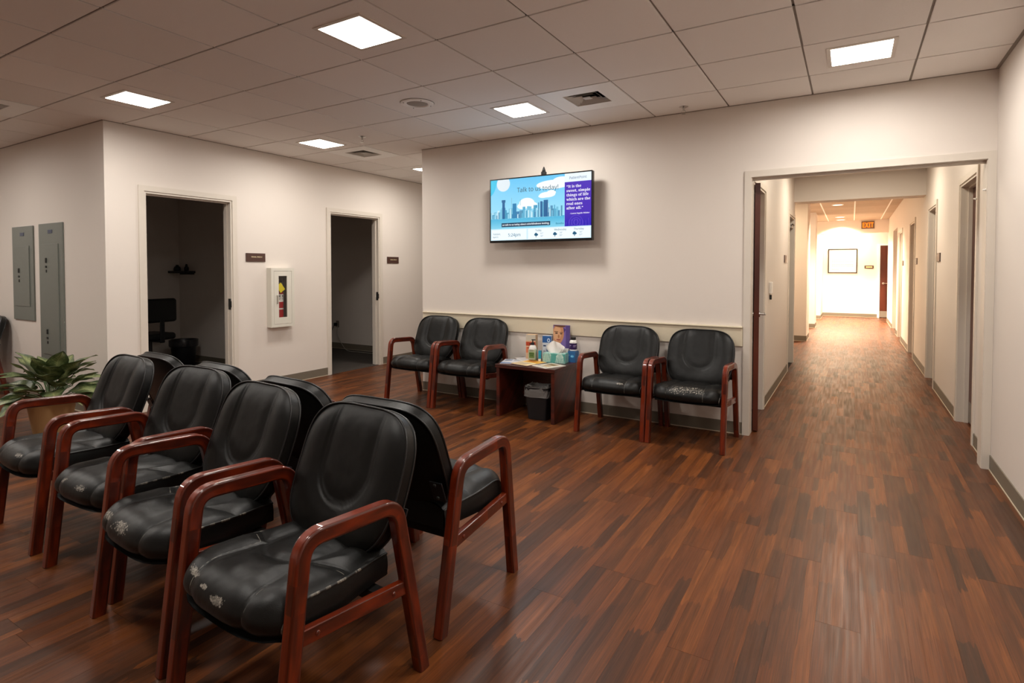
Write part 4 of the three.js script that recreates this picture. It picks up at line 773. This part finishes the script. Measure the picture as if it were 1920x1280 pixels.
// ---------------------------------------------------------------- potted plant
{
  const t = thing('potted_plant', 'bushy variegated green plant in a tan pot on the floor', 'plant', [-1.6, 0, 2.94]);
  part('pot', lathe([[0, 0.002], [0.125, 0.002], [0.13, 0.012], [0.165, 0.245], [0.172, 0.25], [0.172, 0.275], [0.16, 0.275], [0.155, 0.235], [0, 0.235]], 36), std('#b08a5c', 0.55), t);
  part('soil', lathe([[0, 0.245], [0.15, 0.24]], 24), std('#2b2019', 0.95, { side: THREE.DoubleSide }), t);
  const leafTex = dataTex(128, 256, (x, y) => {
    const u = (x / 127 - 0.5) * 2, v = y / 255, n = fbm(x / 14, y / 20, 4), vein = Math.abs(Math.sin((v * 15 + Math.abs(u) * -3.5) * Math.PI));
    const lightness = clamp(1.25 - Math.abs(u) * 1.35 + (n - 0.5) * 1.3) * (vein > 0.35 ? 1 : 0.55), mid = Math.abs(u) < 0.05 ? 0.3 : 0;
    return mixc([50, 66, 32], [156, 160, 110], clamp(lightness * 0.8 + mid));
  });
  const lm = new THREE.MeshPhysicalMaterial({ map: leafTex, roughness: 0.45, transmission: 0.12, thickness: 0, side: THREE.DoubleSide });
  const sm = std('#5e7350', 0.6);
  seedv = 991;
  const N = 42;
  const leafGeos = [0, 1, 2].map(k => gridGeo(8, 18, (u, v) => { const a = (u - 0.5) * 2, w = 0.098 * Math.pow(Math.sin(Math.PI * Math.pow(v, 0.75)), 0.85) * (1 - 0.25 * v), L = 0.27; return [a * w, -0.11 * (0.8 + 0.35 * k) * v * v + 0.018 * Math.abs(a) + 0.006 * Math.sin(v * 14 + a * 3 + k), v * L, u, v]; }));
  for (let i = 0; i < N; i++) {
    const f = i / N, az = i * 2.39996 + rr(-0.25, 0.25), el = (0.08 + 1.15 * Math.pow(1 - f, 1.1)) + rr(-0.12, 0.12), hh = 0.28 + 0.2 * (1 - f) + rr(-0.02, 0.04), rad0 = 0.05 + 0.14 * f + rr(0, 0.05);
    const base = [Math.cos(az) * rad0, hh, Math.sin(az) * rad0], s = rr(0.75, 1.12);
    const m = part(i ? 'leaf_' + String(i).padStart(3, '0') : 'leaf', leafGeos[i % 3], lm, t);
    m.position.set(...base); m.rotation.order = 'YXZ'; m.rotation.set(-el, Math.PI / 2 - az, rr(-0.35, 0.35)); m.scale.setScalar(s);
    part(i ? 'stem_' + String(i).padStart(3, '0') : 'stem', tube([[Math.cos(az) * 0.03, 0.24, Math.sin(az) * 0.03], [base[0] * 0.6, hh * 0.8 + 0.04, base[2] * 0.6], base], 0.004, 8, 5), sm, t);
  }
}

// ---------------------------------------------------------------- the two dark rooms
function taskChair(x, z, turn, label) {
  const t = thing('task_chair', label, 'chair', [x, 0, z], turn, 'task chairs in the dark rooms');
  const cush = (w, h, d, x2, y, z2) => rb(w, h, d, Math.min(w, h, d) * 0.45, x2, y, z2, 4);
  part('seat', cush(0.47, 0.09, 0.45, 0, 0.5, 0.02), M.black, t);
  const b = rb(0.42, 0.31, 0.08, 0.039, 0, 0.85, -0.22, 5); part('backrest', b, M.black, t);
  part('back_post', [rb(0.06, 0.34, 0.02, 0.006, 0, 0.6, -0.25), rb(0.06, 0.02, 0.2, 0.006, 0, 0.445, -0.16)], M.blackPlastic, t);
  part('gas_lift', cyl(0.025, 0.03, 0.34, 0, 0.28, 0, 16), M.blackPlastic, t);
  for (let k = 0; k < 5; k++) { const a = k * 1.2566, l = part('base_leg', rb(0.28, 0.03, 0.04, 0.01, 0.15, 0.1, 0), M.blackPlastic, t); l.rotation.y = a; part('caster', cyl(0.028, 0.028, 0.04, 0, 0, 0, 16).rotateX(Math.PI / 2).translate(0.28, 0.03, 0), M.blackPlastic, l); }
  return t;
}
taskChair(-3.72, 1.1, -1.45, 'black office task chair in the first dark room with the shelf');
taskChair(-2.62, -0.55, 1.2, 'black office task chair barely showing in the room with the cords');
{
  const t = thing('room_bin', 'round black bin with turned-over liner in the first dark room', 'bin', [-3.96, 0.002, 0.53]);
  part('body', lathe([[0, 0.003], [0.135, 0.003], [0.17, 0.36], [0.178, 0.365], [0.178, 0.38], [0.165, 0.38], [0.13, 0.012], [0, 0.012]], 36), M.blackPlastic, t);
  part('liner', lathe([[0.16, 0.33], [0.172, 0.386], [0.186, 0.384], [0.186, 0.3], [0.182, 0.29]], 36), std('#1d1d20', 0.25), t);
  const s = thing('wall_shelf', 'narrow black floating shelf in the first dark room', 'shelf', [-4.42, 1.33, 0.2]);
  part('board', rb(0.42, 0.035, 0.18, 0.003, 0, 0.0175, 0.0905, 1), M.black, s); part('cleat', bx(-0.18, 0.18, -0.02, 0, 0.0005, 0.02), M.black, s);
  single('shelf_vase', lathe([[0, 0.001], [0.045, 0.001], [0.05, 0.03], [0.04, 0.06], [0.018, 0.075], [0.02, 0.09], [0, 0.09]], 20), std('#1b2320', 0.4), 'dark squat vase on the floating shelf', 'vase', [-4.52, 1.3655, 0.3]);
  single('shelf_jar', lathe([[0, 0.001], [0.03, 0.001], [0.032, 0.05], [0.02, 0.06], [0.012, 0.1], [0, 0.102]], 20), std('#151515', 0.4), 'small black bottle on the floating shelf', 'bottle', [-4.29, 1.3655, 0.29]);
}
{
  const t = thing('wall_outlet', 'wall outlet with a black plug in the second dark room', 'outlet', [-3.54, 0.43, -1.9195]);
  part('plate', rb(0.075, 0.118, 0.006, 0.002, 0, 0, 0.003, 1), std('#7d756c', 0.5), t); part('plug', rb(0.05, 0.055, 0.04, 0.006, -0.03, -0.005, 0.026), M.black, t);
  single('power_cord', tube([[-3.57, 0.42, -1.87], [-3.62, 0.3, -1.84], [-3.78, 0.12, -1.8], [-4.0, 0.02, -1.75]], 0.005, 40, 6), M.black, 'black power cord dropping from the outlet', 'cord');
  single('data_cable', tube([[-3.52, 0.4, -1.9], [-3.5, 0.26, -1.87], [-3.3, 0.1, -1.8], [-3.1, 0.014, -1.74], [-2.8, 0.01, -1.73], [-2.45, 0.01, -1.72]], 0.005, 60, 6), std('#a79f94', 0.5), 'pale cable trailing from the outlet to the floor', 'cord');
}

// ---------------------------------------------------------------- corridor things
{
  const t = thing('exit_sign', 'orange-red lit EXIT sign on the corridor header', 'sign', [4.575, 2.5, -13.1]);
  part('housing', rb(0.3, 0.2, 0.04, 0.006, 0, 0.1, 0.0205, 1), std('#6e5a48', 0.5), t);
  const font = await new FontLoader().loadAsync('fonts/droid/droid_sans_bold.typeface.json');
  const g = new TextGeometry('EXIT', { font, size: 0.135, depth: 0.004, curveSegments: 4 }); g.computeBoundingBox(); const b = g.boundingBox; g.scale(0.25 / (b.max.x - b.min.x), 1, 1); g.computeBoundingBox(); g.translate(-(g.boundingBox.min.x + g.boundingBox.max.x) / 2, 0.1 - (b.max.y + b.min.y) / 2, 0.041);
  part('letters', g, new THREE.MeshStandardMaterial({ color: '#ff7a20', emissive: '#ff7a1c', emissiveIntensity: 1.2 }), t);
  const l = new THREE.PointLight(new THREE.Color(1, 0.35, 0.1), 0.02); l.position.set(4.575, 2.6, -12.8); l.castShadow = true; scene.add(l);
}
{
  const t = thing('framed_notice', 'black framed printed notice on the bright end wall', 'picture', [3.977, 1.652, CE + 0.0005]);
  part('frame', frameGeo(0.75, 0.72, 0.7, 0.67, 0.025), M.black, t);
  const g = new THREE.PlaneGeometry(0.7, 0.67); g.translate(0, 0, 0.012);
  part('sheet', g, std('#ffffff', 0.5, { map: canvasTex(512, 490, (c, w, h) => { c.fillStyle = '#efeae2'; c.fillRect(0, 0, w, h); const rows = [[40, 50, 420], [40, 120, 420], [55, 155, 260], [55, 220, 250], [55, 255, 400], [55, 320, 400], [55, 355, 400], [55, 425, 130]]; rows.forEach(([x, y, l], i) => { c.fillStyle = ['#c9bdb4', '#b8a8b4', '#9c9aa0'][i % 3]; for (let q = 0; q < l; q += 34) c.fillRect(x + q, y, 24 + 8 * hash2(q, i), 9); }); }) }), t);
  const p = thing('door_plate', 'dark name plate on the bright end wall beside the framed notice', 'sign', [4.648, 1.471, CE + 0.0005]);
  part('plate', rb(0.225, 0.09, 0.01, 0.002, 0, 0, 0.005, 1), M.sign, p); part('insert', rb(0.16, 0.04, 0.003, 0.001, 0, 0, 0.0118, 1), M.gold, p);
}
{
  const t = thing('thermostat', 'small white wall thermostat just inside the corridor', 'thermostat', [CL + 0.0005, 1.19, -1.5], Math.PI / 2);
  part('body', rb(0.12, 0.12, 0.025, 0.005, 0, 0, 0.013), M.white, t); part('dial', rb(0.03, 0.05, 0.02, 0.004, 0.0, -0.1, 0.011), M.steelDark, t);
  const c = thing('door_closer', 'white door closer above the open side door', 'door closer', [CL - 0.03, 2.02, LD[1][0] + 0.021]);
  part('body', rb(0.05, 0.06, 0.2, 0.008, 0, 0, 0.1), M.louvre, c); part('arm', rb(0.014, 0.014, 0.22, 0.003, 0.03, 0.02, 0.12), M.steelDark, c);
}
{
  const t = thing('counter_cabinet', 'pale counter cabinet in the corridor niche', 'cabinet', [5.5, 0, -10.4]);
  part('carcass', bx(-0.32, 0.3, 0.1, 0.9, -0.65, 0.6), M.rail, t); part('worktop', rb(0.68, 0.04, 1.3, 0.005, -0.02, 0.92, -0.02, 1), M.tile[0], t); part('plinth', bx(-0.27, 0.3, 0.001, 0.1, -0.65, 0.6), M.black, t);
  for (let k = 0; k < 3; k++) { const d = part('drawer', rb(0.018, 0.72, 0.39, 0.003, -0.33, 0.52, -0.44 + k * 0.41, 1), M.rail, t); part('pull', rb(0.02, 0.012, 0.12, 0.004, -0.348, 0.8, -0.44 + k * 0.41), M.chrome, d); }
}
for (const [x, z, lab] of [[OR - 0.0035, -0.02, 'tiny white hook on the jamb of the corridor opening'], [XR - 0.016, -0.62, 'tiny white hook on the casing of the closest corridor door']]) {
  const t = thing('jamb_hook', lab, 'hook', [x, 1.93, z], -Math.PI / 2, 'tiny white hooks');
  part('base', cyl(0.008, 0.008, 0.006).rotateX(Math.PI / 2).translate(0, 0, 0.003), M.white, t); part('knob', new THREE.SphereGeometry(0.007, 12, 8).translate(0, 0, 0.012), M.white, t);
}

scene.traverse(o => { if (o.isMesh) { o.castShadow = true; o.receiveShadow = true; } });
renderer.render(scene, camera);
